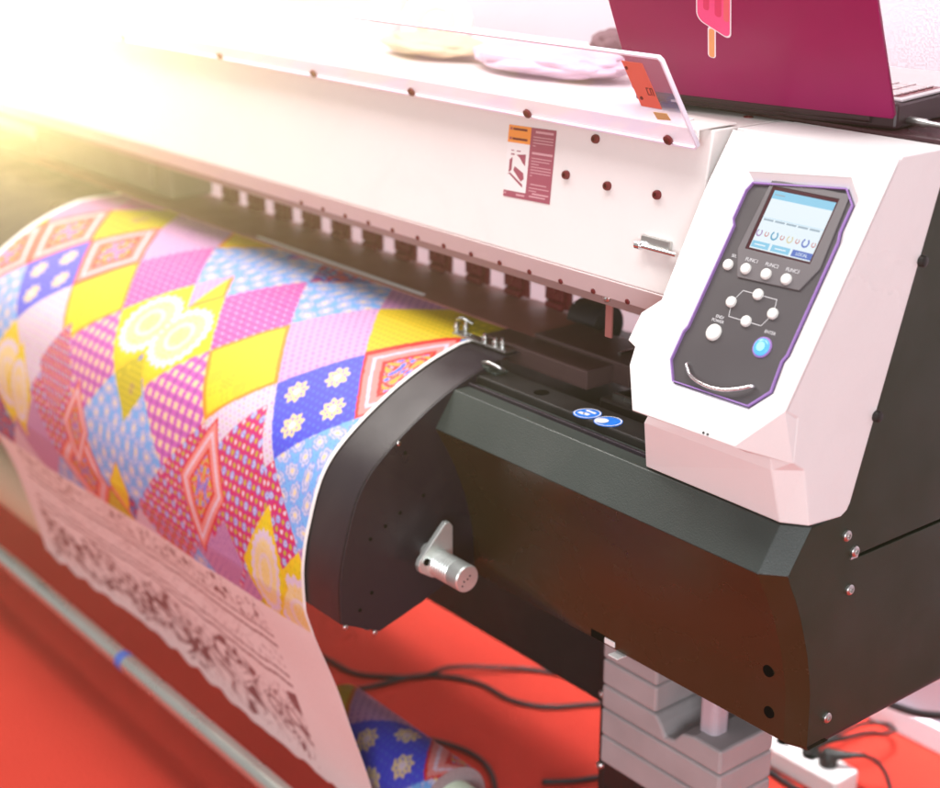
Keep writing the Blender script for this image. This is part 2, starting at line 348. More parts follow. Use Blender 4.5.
# --- top deck of the beam, right of the platen
bm = bmesh.new(); box(bm, (-1.56, 1.245, .86), (-1.0, 1.290, .9335)); deck = part('beam_deck', bm, BLACK, bevel=.0025)
bm = bmesh.new(); box(bm, (-1.55, 1.214, .86), (-.95, 1.2452, .9185)); box(bm, (-1.55, 1.228, .9), (-1.0, 1.234, .9265)); part('beam_groove', bm, BLACKP, bevel=.0015)
bm = bmesh.new(); cyl(bm, (-1.424, 1.266, .933), (-1.424, 1.266, .9342), .0105, 24); link('deck_hole', bm, HOLE, deck)
for k, (x, y) in enumerate(((-1.326, 1.258), (-1.288, 1.2585))):
    bm = bmesh.new(); cyl(bm, (x, y, .9335), (x, y, .9341), .0185, 32); s = link('round_sticker', bm, BLUESTK, deck)
    bm = bmesh.new()
    if k == 0:
        box(bm, (x-.010, y-.008, .9342), (x-.001, y-.002, .9346)); box(bm, (x-.003, y-.006, .9342), (x+.006, y+.0, .9346)); box(bm, (x-.009, y+.005, .9342), (x+.008, y+.009, .9346))
    else:
        bmesh.ops.create_circle(bm, cap_ends=True, segments=20, radius=.0085, matrix=Matrix.Translation((x-.006, y-.005, .9346)))
    ring = [(math.cos(t), math.sin(t)) for t in [2*math.pi*i/40 for i in range(40)]]
    loft(bm, [[(x+c*.0175, y+q*.0175, .9345) for c, q in ring+ring[:1]], [(x+c*.0160, y+q*.0160, .9345) for c, q in ring+ring[:1]]])
    link('white_emblem', bm, LBLWHITE, deck)
bm = bmesh.new(); box(bm, (-1.60, 1.262, .9335), (-1.515, 1.285, .9375)); box(bm, (-1.54, 1.258, .9375), (-1.525, 1.275, .944)); link('deck_clip_plate', bm, TRIMBLK, deck, bevel=.001)
bm = bmesh.new(); tube(bm, [(-1.545, 1.265, .945), (-1.53, 1.262, .949), (-1.515, 1.268, .945), (-1.512, 1.275, .94)], .003, 8); link('wire_clip', bm, STEEL, deck, smooth='all')
# metal rail with little fittings at the paper edge
bm = bmesh.new(); box(bm, (-1.66, 1.300, .9515), (-1.54, 1.318, .9555)); rail = part('edge_rail', bm, STEEL, bevel=.001)
for x, y in ((-1.595, 1.309), (-1.570, 1.307), (-1.562, 1.314), (-1.655, 1.322), (-1.665, 1.312)):
    bm = bmesh.new(); lathe(bm, (x, y, .955), (0, 0, 1), [(0, .0045), (.006, .0045), (.008, .003), (.012, .003)], 12); link('rail_fitting', bm, STEEL, rail, smooth=True)
bm = bmesh.new(); tube(bm, [(-1.68, 1.33, .957), (-1.675, 1.322, .966), (-1.664, 1.325, .97), (-1.655, 1.335, .962)], .0028, 8); link('wire_loop', bm, STEEL, rail, smooth='all')
# capping station: dark stepped plates
bm = bmesh.new()
box(bm, (-1.62, 1.325, .93), (-1.40, 1.375, .957)); box(bm, (-1.565, 1.375, .93), (-1.37, 1.46, .962))
cs = part('capping_plate', bm, PLATE if False else mat('dark_brown_plate', (.10, .055, .055), .36, metal=.2), bevel=.002)
bm = bmesh.new(); box(bm, (-1.64, 1.286, .85), (-1.0, 1.62, .905)); box(bm, (-1.38, 1.33, .905), (-1.02, 1.40, .925)); box(bm, (-1.36, 1.41, .905), (-1.02, 1.47, .94)); box(bm, (-1.34, 1.48, .905), (-1.02, 1.60, .955)); part('maintenance_tray', bm, RECESS, bevel=.003)
bm = bmesh.new(); box(bm, (-1.42, 1.402, .962), (-1.415, 1.46, .9645)); box(bm, (-1.37, 1.345, .925), (-1.03, 1.349, .931)); link('bright_edge', bm, STEEL, cs)
# platen plate behind the paper, its edge glint as a white strip, maroon carriage rail
bm = bmesh.new(); box(bm, (-4.2, 1.374, .9525), (-1.56, 1.505, .957)); plt = part('print_platen', bm, PLATE, bevel=.001)
bm = bmesh.new(); box(bm, (-2.34, 1.382, .957), (-1.84, 1.388, .9585)); link('plate_glint', bm, LBLWHITE, plt)  # white strip stands in for the light reflected along the plate edge
bm = bmesh.new(); box(bm, (-4.2, 1.5015, .984), (-1.30, 1.512, 1.285)); box(bm, (-4.2, 1.470, 1.060), (-1.30, 1.5012, 1.10)); part('carriage_rail', bm, MAROON, bevel=.003)
# pinch rollers: one every 97 mm, with lit gaps between
x = -1.642; k = 0
proto = None
while x > -2.70:
    bm = bmesh.new()
    box(bm, (-.029, 1.493, .959), (.025, 1.4995, 1.058)); box(bm, (-.024, 1.484, .972), (.016, 1.493, 1.02)); box(bm, (-.010, 1.478, .985), (.004, 1.486, 1.012))
    cyl(bm, (-.022, 1.488, .9645), (.014, 1.488, .9645), .0068, 14)
    if proto is None:
        o = link('pinch_roller', bm, MAROON, PR, bevel=.003); o.location = (x, 0, 0); proto = o
        o.matrix_parent_inverse = world(PR).inverted()
    else:
        bm.free(); c = proto.copy(); COL.objects.link(c); c.location = (x, 0, 0)
    x -= .0975; k += 1
bm = bmesh.new(); box(bm, (-3.35, 1.405, .962), (-2.70, 1.500, 1.066)); box(bm, (-3.30, 1.392, .975), (-2.76, 1.406, 1.05)); part('print_carriage', bm, mat('carriage_tan_plastic', (.20, .155, .11), .5), bevel=.006)
bm = bmesh.new(); lathe(bm, (-1.60, 1.50, .955), (1, 0, 0), [(0, .030), (.05, .034), (.06, .030)], 30); part('end_roller', bm, BLACKP, smooth=True)
bm = bmesh.new(); box(bm, (-1.45, 1.52, .955), (-1.02, 1.545, 1.28)); part('bay_wall', bm, RECESS)
# --- lid
FV = Vector((0, .1416, .9899)); FN = Vector((0, -.9899, .1416)); FO = Vector((0, 1.2745, 1.111))
lidp = [(1.2745, 1.111), (1.3016, 1.3005), (1.304, 1.3105), (1.62, 1.3105), (1.80, 1.309), (1.80, 1.29), (1.33, 1.29), (1.31, 1.19), (1.295, 1.118)]
bm = bmesh.new(); prism(bm, lidp, -3.75, -1.177); lid = part('lid', bm, WHITE_LID, bevel=.002)
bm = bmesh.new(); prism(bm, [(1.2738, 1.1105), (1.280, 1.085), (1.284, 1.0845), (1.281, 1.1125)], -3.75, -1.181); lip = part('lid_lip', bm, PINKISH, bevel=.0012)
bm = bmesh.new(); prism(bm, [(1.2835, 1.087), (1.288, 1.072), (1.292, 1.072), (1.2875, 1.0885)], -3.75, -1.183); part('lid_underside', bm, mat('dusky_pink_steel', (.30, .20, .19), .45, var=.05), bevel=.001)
for i in range(14):
    screw(lip, (-1.220-.0615*i, 1.2787, 1.0885), (0, -.97, -.24), .0036, .002, SCREWRED)
bm = bmesh.new(); box(bm, (-1.330, 1.288, 1.030), (-1.3185, 1.292, 1.083)); hp = part('hanging_bracket', bm, PLATE, bevel=.001)
screw(hp, (-1.324, 1.2845, 1.083), (0, -1, 0), .006, .003, STEEL)
for x, v in ((-1.410, .1151), (-1.334, .113), (-1.249, .1157), (-1.365, .1665)):
    p = Vector((x, 0, 0))+FO+FV*v; screw(lid, p, FN, .0058, .006, SCREWRED)
# latch at the lid's right end
LM = frame(Vector((-1.258, 0, 0))+FO+FV*.056, (1, 0, 0), FV)
bm = bmesh.new(); box(bm, (-.004, -.006, 0), (.044, .010, .006), M=LM); la = link('latch', bm, STEEL, lid, bevel=.0015)
bm = bmesh.new(); cyl(bm, LM @ Vector((-.002, -.003, .009)), LM @ Vector((.060, -.003, .009)), .003, 14); lathe(bm, LM @ Vector((-.006, -.003, .009)), (1, 0, 0), [(0, .0055), (.008, .0055)], 14); link('latch_pin', bm, CHROME, lid, smooth=True)
# ledge and clear visor
bm = bmesh.new(); prism(bm, [(1.282, 1.293), (1.2835, 1.293), (1.2845, 1.3115), (1.346, 1.3125), (1.346, 1.3145), (1.283, 1.3138), (1.282, 1.3125)], -3.75, -1.181); led = part('lid_ledge', bm, WHITE_LID, bevel=.0006)
bm = bmesh.new(); box(bm, (-3.75, 1.2845, 1.296), (-1.20, 1.305, 1.311)); link('ledge_spacer', bm, WHITE_LID, led)
bm = bmesh.new()
vis_o = [(-3.72, 0), (-1.183, 0), (-1.178, .004), (-1.186, .118), (-1.190, .1225), (-3.72, .1225)]
VM = frame((0, 1.2798, 1.290), (1, 0, 0), (0, -.489, .872)); bm.free()
vis = flat('visor', vis_o, [], .005, VM, ACRYL, PR)
vin = offset(vis_o, -.0022)
flat('visor_edge', offset(vis_o, .0004), [vin], .0054, VM @ Matrix.Translation((0, 0, .0002)), ACREDGE, vis)
for x in (-1.222, -1.471, -1.719, -1.968, -2.25, -2.6):
    screw(vis, VM @ Vector((x, .0075, .0006)), VM.to_3x3() @ Vector((0, 0, 1)), .0062, .003, SCREWRED)
bm = bmesh.new(); lathe(bm, (-1.232, 1.318, 1.3146), (0, 0, 1), [(0, .007), (.0012, .0068)], 20); link('ledge_grommet', bm, SKIRT, led, smooth=True)
SM = VM @ Matrix.Translation((0, 0, .0012))
stk = flat('coral_label', [(-1.245, .052), (-1.212, .052), (-1.217, .113), (-1.250, .113)], [], .0005, SM, STKORANGE, vis)
flat('tan_label', [(-1.226, .036), (-1.204, .038), (-1.207, .047), (-1.229, .046)], [], .0005, SM, STKYEL, vis)
for u, v in ((-1.2455, .104), (-1.239, .064)):
    bm = bmesh.new(); cyl(bm, SM @ Vector((u, v, 0)), SM @ Vector((u, v, .001)), .0022, 12); link('label_dot', bm, SCREWRED, vis)
bm = bmesh.new()
for a, b, c, d in ((-1.2255, .070, -1.2245, .080), (-1.2245, .070, -1.2215, .071), (-1.2245, .079, -1.2215, .080), (-1.2200, .070, -1.2190, .080), (-1.2190, .079, -1.2165, .080), (-1.2165, .070, -1.2155, .080)):
    box(bm, (a, b, .0002), (c, d, .0006), M=SM)
link('label_mark', bm, SCREWRED, vis)
# warning label on the lid
WM = frame(Vector((-1.5275, 0, 0))+FO+FV*.0695, (1, 0, 0), FV) @ Matrix.Translation((0, 0, .0004)) @ Matrix.Rotation(math.radians(2.2), 4, 'Z')
WL, WH = .0925, .094
bm = bmesh.new()
def rc(u0, v0, u1, v1, mi, z=0., sk=0.): box(bm, (u0*WL, v0*WH, z), (u1*WL, v1*WH, z+.0003), mi, M=WM)
rc(0, 0, 1, 1, 0); rc(.0, .76, .48, 1, 1, .0003); rc(.0, .09, .48, .76, 2, .0003)
for v, u0, u1, h in ((.93, .58, .95, .03), (.87, .54, .96, .012), (.83, .54, .96, .012), (.79, .54, .96, .012), (.75, .54, .6, .012), (.64, .54, .97, .03), (.58, .54, .96, .012), (.54, .54, .92, .012), (.50, .54, .7, .012), (.46, .54, .96, .012), (.42, .54, .97, .012), (.38, .54, .96, .012), (.34, .54, .58, .012), (.22, .56, .9, .014), (.17, .54, .96, .012), (.13, .54, .7, .012), (.09, .62, .96, .02), (.05, .56, .9, .02), (.035, .28, .46, .025), (.04, .02, .06, .02)):
    rc(u0, v, u1, v+h, 3, .0003)
for v, u0, u1 in ((.935, .10, .40), (.80, .10, .42)): rc(u0, v, u1, v+.03, 4, .0006); rc(.04, v, .08, v+.035, 0, .0006)
for P in ([(.22, .60), (.42, .62), (.42, .46), (.36, .50), (.30, .56)], [(.08, .52), (.14, .56), (.14, .38), (.08, .34)], [(.20, .44), (.40, .36), (.42, .28), (.36, .24), (.18, .38)], [(.05, .32), (.10, .32), (.40, .16), (.40, .20), (.12, .34)], [(.10, .66), (.16, .66), (.16, .645), (.10, .645)], [(.22, .66), (.30, .66), (.30, .645), (.22, .645)], [(.10, .61), (.18, .61), (.18, .59), (.10, .59)]):
    f = bm.faces.new([bm.verts.new(WM @ Vector((u*WL, v*WH, .0009))) for u, v in P]); f.material_index = 0
link('warning_label', bm, [LBLMAUVE, LBLORANGE, LBLWHITE, LBLPINK, SCREWRED], lid)

# --- control housing
P0 = Vector((XS, 1.168, 1.068)); V = Vector((0, .5346, .8451)); N = Vector((0, -.8451, .5346))
FM = frame(P0, (1, 0, 0), V)
outline = [(-.228, .288), (-.230, .222), (-.229, .198), (-.220, .075), (-.240, .054), (-.241, .019), (-.227, .014), (-.223, -.008), (-.191, -.055), (-.040, -.053), (0, 0), (0, .288)]
recess = [(-.174, .234), (-.050, .248), (-.034, .231), (-.034, .199), (-.031, .188), (-.031, .057), (-.034, .049), (-.031, .015), (-.051, -.008), (-.161, -.009), (-.177, .014), (-.177, .049), (-.174, .056), (-.174, .180), (-.179, .187), (-.179, .223)]
recess = [(u, v) for u, v in recess]
face_hole = offset(recess, .009); face_hole = [(min(u, -.012), v) for u, v in face_hole]
TH = .004
bm = bmesh.new()
# side outline (y,z); front edge lies TH behind the faceplate's face
def fpt(v, w=0.): q = P0+V*v+N*w; return (q.y, q.z)
XL = XS-.227
bodyR = [fpt(.288, -TH+.0006), fpt(.0, -TH+.0006), (1.1895, 1.056), (1.187, 1.005), (1.207, .992), (1.2225, .9235), (1.277, .919), (1.287, .924), (1.292, .932), (1.4, 1.268), (1.414, 1.3125), (1.3275, 1.3125)]
a = [bm.verts.new((XS, y, z)) for y, z in bodyR]
bodyL = [fpt(.288, -TH+.0006), fpt(-.03, -TH+.0006), fpt(-.053, -TH), (1.180, 1.018), (1.1815, .990), (1.2065, .9235), (1.277, .919), (1.287, .924), (1.292, .932), (1.4, 1.268), (1.414, 1.3125), (1.3275, 1.3125)]
b_ = [bm.verts.new((XS-u, y, z)) for u, (y, z) in zip((.215, .200, .186, .198, .214, .232, .232, .232, .232, .215, .215, .215), bodyL)]
bodyM = [fpt(.288, -TH+.0006), fpt(-.03, -TH+.0006), fpt(-.0335, -TH-.004), (1.1805, 1.014), (1.1845, .990), (1.2045, .9235), (1.277, .919), (1.287, .924), (1.292, .932), (1.4, 1.268), (1.414, 1.3125), (1.3275, 1.3125)]
m_ = [bm.verts.new((XS-.026, y, z)) for y, z in bodyM]
for A, B in ((a, m_), (m_, b_)):
    for i in range(1, 12):
        bm.faces.new((A[i], A[(i+1) % 12], B[(i+1) % 12], B[i]))
bm.faces.new(a); bm.faces.new(b_[::-1])
house = part('control_housing', bm, WHITE, bevel=.0016)
# top strip to the lid gap
bm = bmesh.new(); box(bm, (XL-.0, 1.328, 1.27), (XL+.0118, 1.412, 1.3122)); link('housing_return', bm, WHITE, house, bevel=.001)
fpl = flat('faceplate', outline, [face_hole], TH, FM, WHITE, house, bevel=.0015)
# bottom corner facet of the face
q = lambda u, v, w=0.: P0+Vector((1, 0, 0))*u+V*v+N*w
bm = bmesh.new(); fv = [q(-.040, -.0532, -.001), q(-.0005, -.0004, -.001), Vector((XS-.0005, 1.187, 1.005)), Vector((XS-.0005, 1.195, 1.05)), q(-.04, -.052, -.02)]
F0 = [bm.verts.new(p) for p in fv]
for f in ((0, 1, 2), (1, 3, 2), (0, 2, 4), (0, 4, 1), (1, 4, 3), (2, 3, 4)): bm.faces.new([F0[i] for i in f])
link('corner_facet', bm, WHITE, house)
bm = bmesh.new()
loft(bm, [[q(u, v, -.0012) for u, v in face_hole+face_hole[:1]], [q(u, v, -.0105) for u, v in recess+recess[:1]]]); link('recess_bevel', bm, WHITE, house)
# screws and specks on the housing edge
for y, z in ((1.372, 1.193), (1.317, 1.027)):
    bm = bmesh.new(); lathe(bm, (XS-.002, y+.006, z), (1, 0, 0), [(0, .0065), (.005, .0065), (.006, .006), (.008, .006), (.009, .0045)], 18); link('knob_screw', bm, SCREWBLK, up_side, smooth=True)
for u, v in ((-.085, -.0505), (-.079, -.0505)):
    bm = bmesh.new(); cyl(bm, q(u, v, .0), q(u, v, .0012), .0014, 10); link('chip_mark', bm, SCREWBLK, house)
# control panel
cp = flat('control_panel', offset(recess, -.0005), [], .004, FM @ Matrix.Translation((0, 0, -.0095)), KEYGREY, PR)
ins = offset(recess, -.0020)
flat('edge_film', offset(recess, -.0006), [ins], .004, FM @ Matrix.Translation((0, 0, -.0058)), GASKET, cp)
CM = FM @ Matrix.Translation((0, 0, -.0095))
flat('bezel', [(-.1545, .1555), (-.1385, .1245), (-.0535, .1275), (-.0400, .156), (-.0440, .2415), (-.1500, .2415)], [[(-.1455, .158), (-.0545, .158), (-.0545, .2345), (-.1455, .2345)]], .0022, CM @ Matrix.Translation((0, 0, .002)), BEZEL, cp, bevel=.0006)
bm = bmesh.new(); box(bm, (-.1453, .1582, .0002), (-.0547, .2343, .0012), M=CM); link('screen_border', bm, SCRBLACK, cp)
bm = bmesh.new(); Q0, Q1, R0, R1 = -.1405, -.0565, .1605, .2300
def sr(u0, v0, u1, v1, mi, z): box(bm, (Q0+(Q1-Q0)*u0, R0+(R1-R0)*v0, z), (Q0+(Q1-Q0)*u1, R0+(R1-R0)*v1, z+.00012), mi, M=CM)
sr(0, 0, 1, 1, 0, .0013); sr(0, .86, 1, 1, 1, .00145); sr(.03, .92, .20, .94, 7, .0016)
for i in range(5): sr(.03+.19*i, .485, .19+.19*i, .515, 7, .00145)
sr(0, .53, 1, .535, 1, .00145)
for i, (u, mm, r) in enumerate(((.055, 3, .0042), (.18, 4, .0028), (.31, 5, .0050), (.44, 4, .0028), (.565, 6, .0042), (.69, 4, .0028), (.82, 2, .0050), (.95, 4, .0028))):
    cx = Q0+(Q1-Q0)*u; cy = R0+(R1-R0)*.27; T = [math.radians(120+300*k/20) for k in range(21)]
    o1 = [bm.verts.new(CM @ Vector((cx+math.cos(t)*r, cy+math.sin(t)*r*1.1, .0016))) for t in T]; o2 = [bm.verts.new(CM @ Vector((cx+math.cos(t)*r*.62, cy+math.sin(t)*r*.68, .0016))) for t in T]
    for k in range(20):
        f = bm.faces.new((o1[k], o1[k+1], o2[k+1], o2[k])); f.material_index = mm
sr(.01, .02, .30, .13, 1, .00145); sr(.34, .02, .64, .13, 1, .00145); sr(.68, .02, 1., .13, 2, .00145)
sr(.06, .065, .24, .085, 0, .0016); sr(.40, .065, .58, .085, 0, .0016)
link('screen', bm, [SCR_W, SCR_B, SCR_N, SCR_P, SCR_R, SCR_C, SCR_Y, SCR_G], cp)
text('screen_text', 'LOCAL', .0050, CM @ Matrix.Translation((Q0+(Q1-Q0)*.84, R0+(R1-R0)*.073, .0017)), SCR_W, cp, .0001)
def button(u, v, r, h, m, name='button'):
    bm = bmesh.new(); z0 = .002 if (v > .13 and u > -.15) else 0.
    lathe(bm, CM @ Vector((u, v, z0)), N, [(0, r*1.02), (h*.6, r), (h*.85, r*.9), (h, r*.65), (h*1.03, r*.2)], 28); return link(name, bm, m, cp, smooth=True, angle=60)
for u, v in ((-.158, .1355), (-.131, .1355), (-.102, .1355), (-.074, .1355), (-.102, .112), (-.132, .096), (-.073, .096), (-.102, .080)): button(u, v, .0062, .0042, BUTTON)
button(-.137, .058, .0095, .004, BUTTON, 'power_button')
bm = bmesh.new(); lathe(bm, CM @ Vector((-.068, .058, 0)), N, [(0, .0120), (.0012, .0118), (.0014, .0100)], 30); link('button_ring', bm, GASKET, cp, smooth=True)
button(-.068, .058, .0098, .004, LEDB, 'lit_button')
bm = bmesh.new(); lathe(bm, CM @ Vector((-.068, .058, .0038)), N, [(0, .0055), (.0005, .005)], 24); link('button_centre', bm, LEDW, cp, smooth=True)
bm = bmesh.new()
def seg(p, q_, w=.0007):
    p = Vector(p); q_ = Vector(q_); d = (q_-p).normalized(); n_ = Vector((-d.y, d.x))*w*.5; p = p-d*w*.5; q_ = q_+d*w*.5
    bm.faces.new([bm.verts.new(CM @ Vector((*c, .0003))) for c in (p+n_, p-n_, q_-n_, q_+n_)])
hexa = [(-.132, .096), (-.124, .112), (-.102, .112), (-.0765, .112), (-.073, .096), (-.0815, .080), (-.102, .080), (-.1275, .080), (-.132, .096)]
for p, q_ in zip(hexa, hexa[1:]): seg(p, q_)
link('link_line', bm, PRINTW, cp)
for s, u, v, z in (('FUNC1', -.1285, .1465, .0024), ('FUNC2', -.1000, .1465, .0024), ('FUNC3', -.0715, .1465, .0024), ('SEL', -.1560, .1470, .0003), ('END/', -.1385, .0765, .0003), ('POWER', -.1390, .0715, .0003), ('ENTER', -.0665, .0755, .0003)):
    text('key_label', s, .0058 if 'FUNC' in s else .0050, CM @ Matrix.Translation((u, v, z)), PRINTW, cp, .0001)
bm = bmesh.new(); tube(bm, [CM @ Vector(p) for p in ((-.151, .017, -.001), (-.1495, .014, .005), (-.137, .004, .007), (-.120, -.0005, .0075), (-.102, -.0015, .0075), (-.084, .001, .0075), (-.066, .008, .0065), (-.056, .014, .005), (-.055, .0155, -.001))], .0020, 12, 8)
link('pull_bar', bm, CHROME, cp, smooth='all')
# black top mat behind the housing, deck seams
bm = bmesh.new(); box(bm, (-1.40, 1.4165, 1.3108), (XS+.0, 1.80, 1.3165)); mt = part('top_mat', bm, mat('dark_plum_mat', (.045, .010, .016), .25, coat=.2), bevel=.0012)
screw(lid, (-1.215, 1.405, 1.3105), (0, 0, 1), .006, .002, SCREWRED)

# ------------------------------------------------------------------ printed sheet over the platen
def srgb(*c): return np.array([lin(v) for v in c])
C_ = dict(yellow=srgb(246, 220, 60), orange=srgb(245, 160, 40), white=srgb(240, 232, 238), blue=srgb(92, 96, 214), cream=srgb(250, 236, 170), lblue=srgb(140, 196, 240),
          mag=srgb(206, 30, 130), olive=srgb(196, 190, 40), pink=srgb(216, 130, 196), mauve=srgb(150, 80, 150), salmon=srgb(238, 160, 150), red=srgb(215, 50, 40),
          dkpurple=srgb(110, 40, 150), pale=srgb(228, 190, 220), lav=srgb(170, 170, 226), teal=srgb(50, 130, 190), lemon=srgb(244, 232, 90))
def mixc(base, col, m): return base*(1-m[..., None])+col*m[..., None]
def sm(x, a, b): return np.clip((x-a)/(b-a+1e-9), 0, 1)
def dots(p, q, n, r, ph=0.):
    a = (p*n+ph) % 1-.5; b = (q*n+ph) % 1-.5; return np.hypot(a, b), np.floor(p*n+ph)+np.floor(q*n+ph)
def flower(p, q, cx, cy, R, k=8):
    d = np.hypot(p-cx, q-cy); t = np.arctan2(q-cy, p-cx); return (d < R*(.86+.14*np.cos(k*t))).astype(float), d/R
def cell(kind, p, q):
    X = (p+q)/2; Y = (p-q)/2; z = np.zeros(p.shape); full = lambda c: np.broadcast_to(c, p.shape+(3,)).copy()
    e = np.maximum(abs(p), abs(q))
    if kind == 'yellow':
        o = full(C_['yellow']); w = np.sin(23*p+3*np.sin(9*q))*np.sin(23*q+3*np.sin(9*p)); o = mixc(o, C_['lemon'], sm(w, .1, .4)*.8); o = mixc(o, C_['olive'], sm(-w, .35, .6)*.5); return mixc(o, C_['orange'], sm(e, .88, .92))
    if kind == 'dotted':
        o = full(C_['white']*.92); d, i = dots(p, q, 8, .3); o = mixc(o, C_['olive'], (d < .17)*(i % 2 == 0)*1.); return mixc(o, C_['pink'], (d < .2)*(i % 2 == 1)*1.)
    if kind == 'blue':
        o = full(C_['blue']); w = np.sin(28*p)*np.sin(28*q); o = mixc(o, C_['lblue']*.8, sm(w, .5, .8)*.35)
        for a in (-.47, .47):
            for b in (-.47, .47):
                m, d = flower(p, q, a, b, .30); o = mixc(o, C_['cream'], m); o = mixc(o, C_['blue'], (abs(d-.55) < .13)*(np.cos(8*np.arctan2(q-b, p-a)) > .3)*.8); o = mixc(o, C_['white'], (d < .3)*1.)
        return o
    if kind == 'lblue':
        o = full(C_['lblue'])
        a = (p*2.3+.35*np.sin(q*3)) % 1-.5; b = (q*2.3+.3*np.sin(p*4)) % 1-.5; d = np.hypot(a, b); t = np.arctan2(b, a)
        o = mixc(o, C_['white'], (d < .40+.06*np.cos(7*t))*.75); o = mixc(o, C_['teal'], (abs(d-.27) < .035+.02*np.cos(7*t))*.6); o = mixc(o, C_['cream'], (d < .12)*.9); o = mixc(o, C_['lav'], (abs(d-.44) < .03)*.6)
        d2, j = dots(p, q, 9.2, .3); return mixc(o, C_['blue'], (d2 < .16)*(d > .42)*.45)
    if kind == 'mag':
        o = full(C_['mag']); d, i = dots(p, q, 3.8, .3); o = mixc(o, C_['lblue'], (d < .30)*(i % 2 == 0)*1.); o = mixc(o, C_['red'], (d < .32)*(i % 2 == 1)*1.); o = mixc(o, C_['white'], (d < .19)*1.); o = mixc(o, C_['blue'], (d < .09)*(i % 2 == 0)*1.)
        d2, j = dots(p, q, 3.8, .3, .5); return mixc(o, C_['olive'], ((d2 < .2)*(d > .34))*1.)
    if kind == 'pinkmag':
        o = full(C_['pink']); d, i = dots(p, q, 4.6, .3); o = mixc(o, C_['mag'], (abs(d-.36) < .09)*.85); o = mixc(o, C_['lav'], (d < .2)*1.); return mixc(o, C_['white'], (d < .1)*1.)
    if kind == 'cross':
        o = full(C_['pink']*np.array([.95, .8, .95])); d, i = dots(p, q, 4.6, .3); a = (p*4.6) % 1-.5; b = (q*4.6) % 1-.5
        m = (np.minimum(abs(a), abs(b)) < .17)*(np.maximum(abs(a), abs(b)) < .46)*(i % 2 == 0); o = mixc(o, C_['mauve'], (d < .3)*(i % 2 == 1)*.6); return mixc(o, C_['cream']*np.array([1, .98, 1.1]), m*1.)
    if kind == 'medal':
        o = full(C_['lemon']*np.array([.98, .95, .9])); d = np.hypot(X/.62, Y/.62); r = np.arctan2(Y, X); o = mixc(o, C_['yellow'], (e > .86)*1.)
        w = np.sin(26*p)*np.sin(26*q); o = mixc(o, C_['olive'], sm(w, .5, .7)*.4*(d > 1)); o = mixc(o, C_['white'], (d < 1+.05*np.cos(22*r))*1.)
        o = mixc(o, C_['cream'], (d < .80+.04*np.cos(22*r))*.9); w2 = np.sin(34*X+4*np.sin(12*Y))*np.sin(34*Y+4*np.sin(12*X)); o = mixc(o, C_['yellow'], sm(w2, .3, .6)*(d < .70)*.45); return mixc(o, C_['white'], (abs(d-.42) < .06)*.7)
    if kind == 'salmon':
        o = full(C_['salmon']); o = mixc(o, C_['red'], ((e > .93) | (abs(e-.52) < .05))*1.); o = mixc(o, C_['white'], ((e < .80)*(e > .72))*.9)
        w = np.sin(11*p+4*np.sin(6*q))*np.sin(10*q+4*np.sin(7*p)); k = e < .48; o = mixc(o, C_['lblue'], k*(w > .25)*.9); o = mixc(o, C_['red'], k*(abs(w+.05) < .16)*.9); o = mixc(o, C_['blue'], k*(w > .6)*.9); return mixc(o, C_['olive'], k*(w < -.55)*.8)
    if kind == 'mauvedot':
        o = full(C_['pale']*np.array([.80, .66, .72])); d, i = dots(p, q, 6, .3); return mixc(o, C_['dkpurple'], (d < .2)*.75)
    if kind == 'paledot':
        o = full(C_['pale']); d, i = dots(p, q, 6, .3); return mixc(o, C_['dkpurple'], (d < .21)*.6)
    if kind == 'olive':
        o = full(C_['olive']); m, d = flower(p, q, .1, .1, .3, 6); o = mixc(o, C_['mauve'], m*.4); w = np.sin(17*p)*np.sin(17*q); return mixc(o, C_['lemon'], sm(w, .3, .6)*.7)
    if kind == 'purple':
        o = full(C_['dkpurple']); w = np.sin(9*p+4*np.sin(5*q))*np.sin(8*q+3*np.sin(7*p)); o = mixc(o, C_['red'], sm(w, .3, .4)); o = mixc(o, C_['teal'], sm(-w, .45, .5)); return mixc(o, C_['lblue'], sm(-w, .75, .8))
    if kind == 'yelgreen':
        o = full(C_['yellow']*np.array([.95, .95, .5])); w = np.sin(30*p)*np.sin(30*q); o = mixc(o, C_['olive'], sm(w, .1, .3)); return mixc(o, C_['red'], ((p > .9))*1.)
    return full(C_['pale'])
HX, HS = .1, .1025
RT = {(0, 0): 'yellow', (1, 1): 'dotted', (2, 0): 'blue', (1, -1): 'paledot', (3, 1): 'lblue', (3, -1): 'salmon', (2, -2): 'yelgreen', (0, -2): 'lblue', (4, -2): 'purple', (-1, -1): 'pinkmag', (-1, 1): 'cross', (-2, 0): 'medal', (-2, 2): 'lblue',
      (0, 2): 'mag', (-2, -2): 'lblue', (1, -3): 'mauvedot', (3, -3): 'olive', (-1, -3): 'purple', (4, 0): 'lblue', (2, 2): 'mag', (1, 3): 'mauvedot', (-1, 3): 'mag', (3, 3): 'medal'}
LT = {(0, 0): 'yellow', (-2, 0): 'blue', (-1, -1): 'salmon', (1, -1): 'pinkmag', (-1, 1): 'dotted', (1, 1): 'cross', (0, 2): 'mag', (0, -2): 'paledot', (-2, 2): 'medal', (2, 0): 'medal', (2, -2): 'lblue', (1, 3): 'salmon', (2, 2): 'lblue', (-3, 1): 'lblue', (-1, 3): 'mauvedot', (-3, -1): 'salmon', (1, -3): 'yellow', (-4, 0): 'salmon'}
KINDS = ['yellow', 'dotted', 'blue', 'lblue', 'mag', 'pinkmag', 'cross', 'medal', 'salmon', 'mauvedot', 'paledot', 'purple', 'olive']
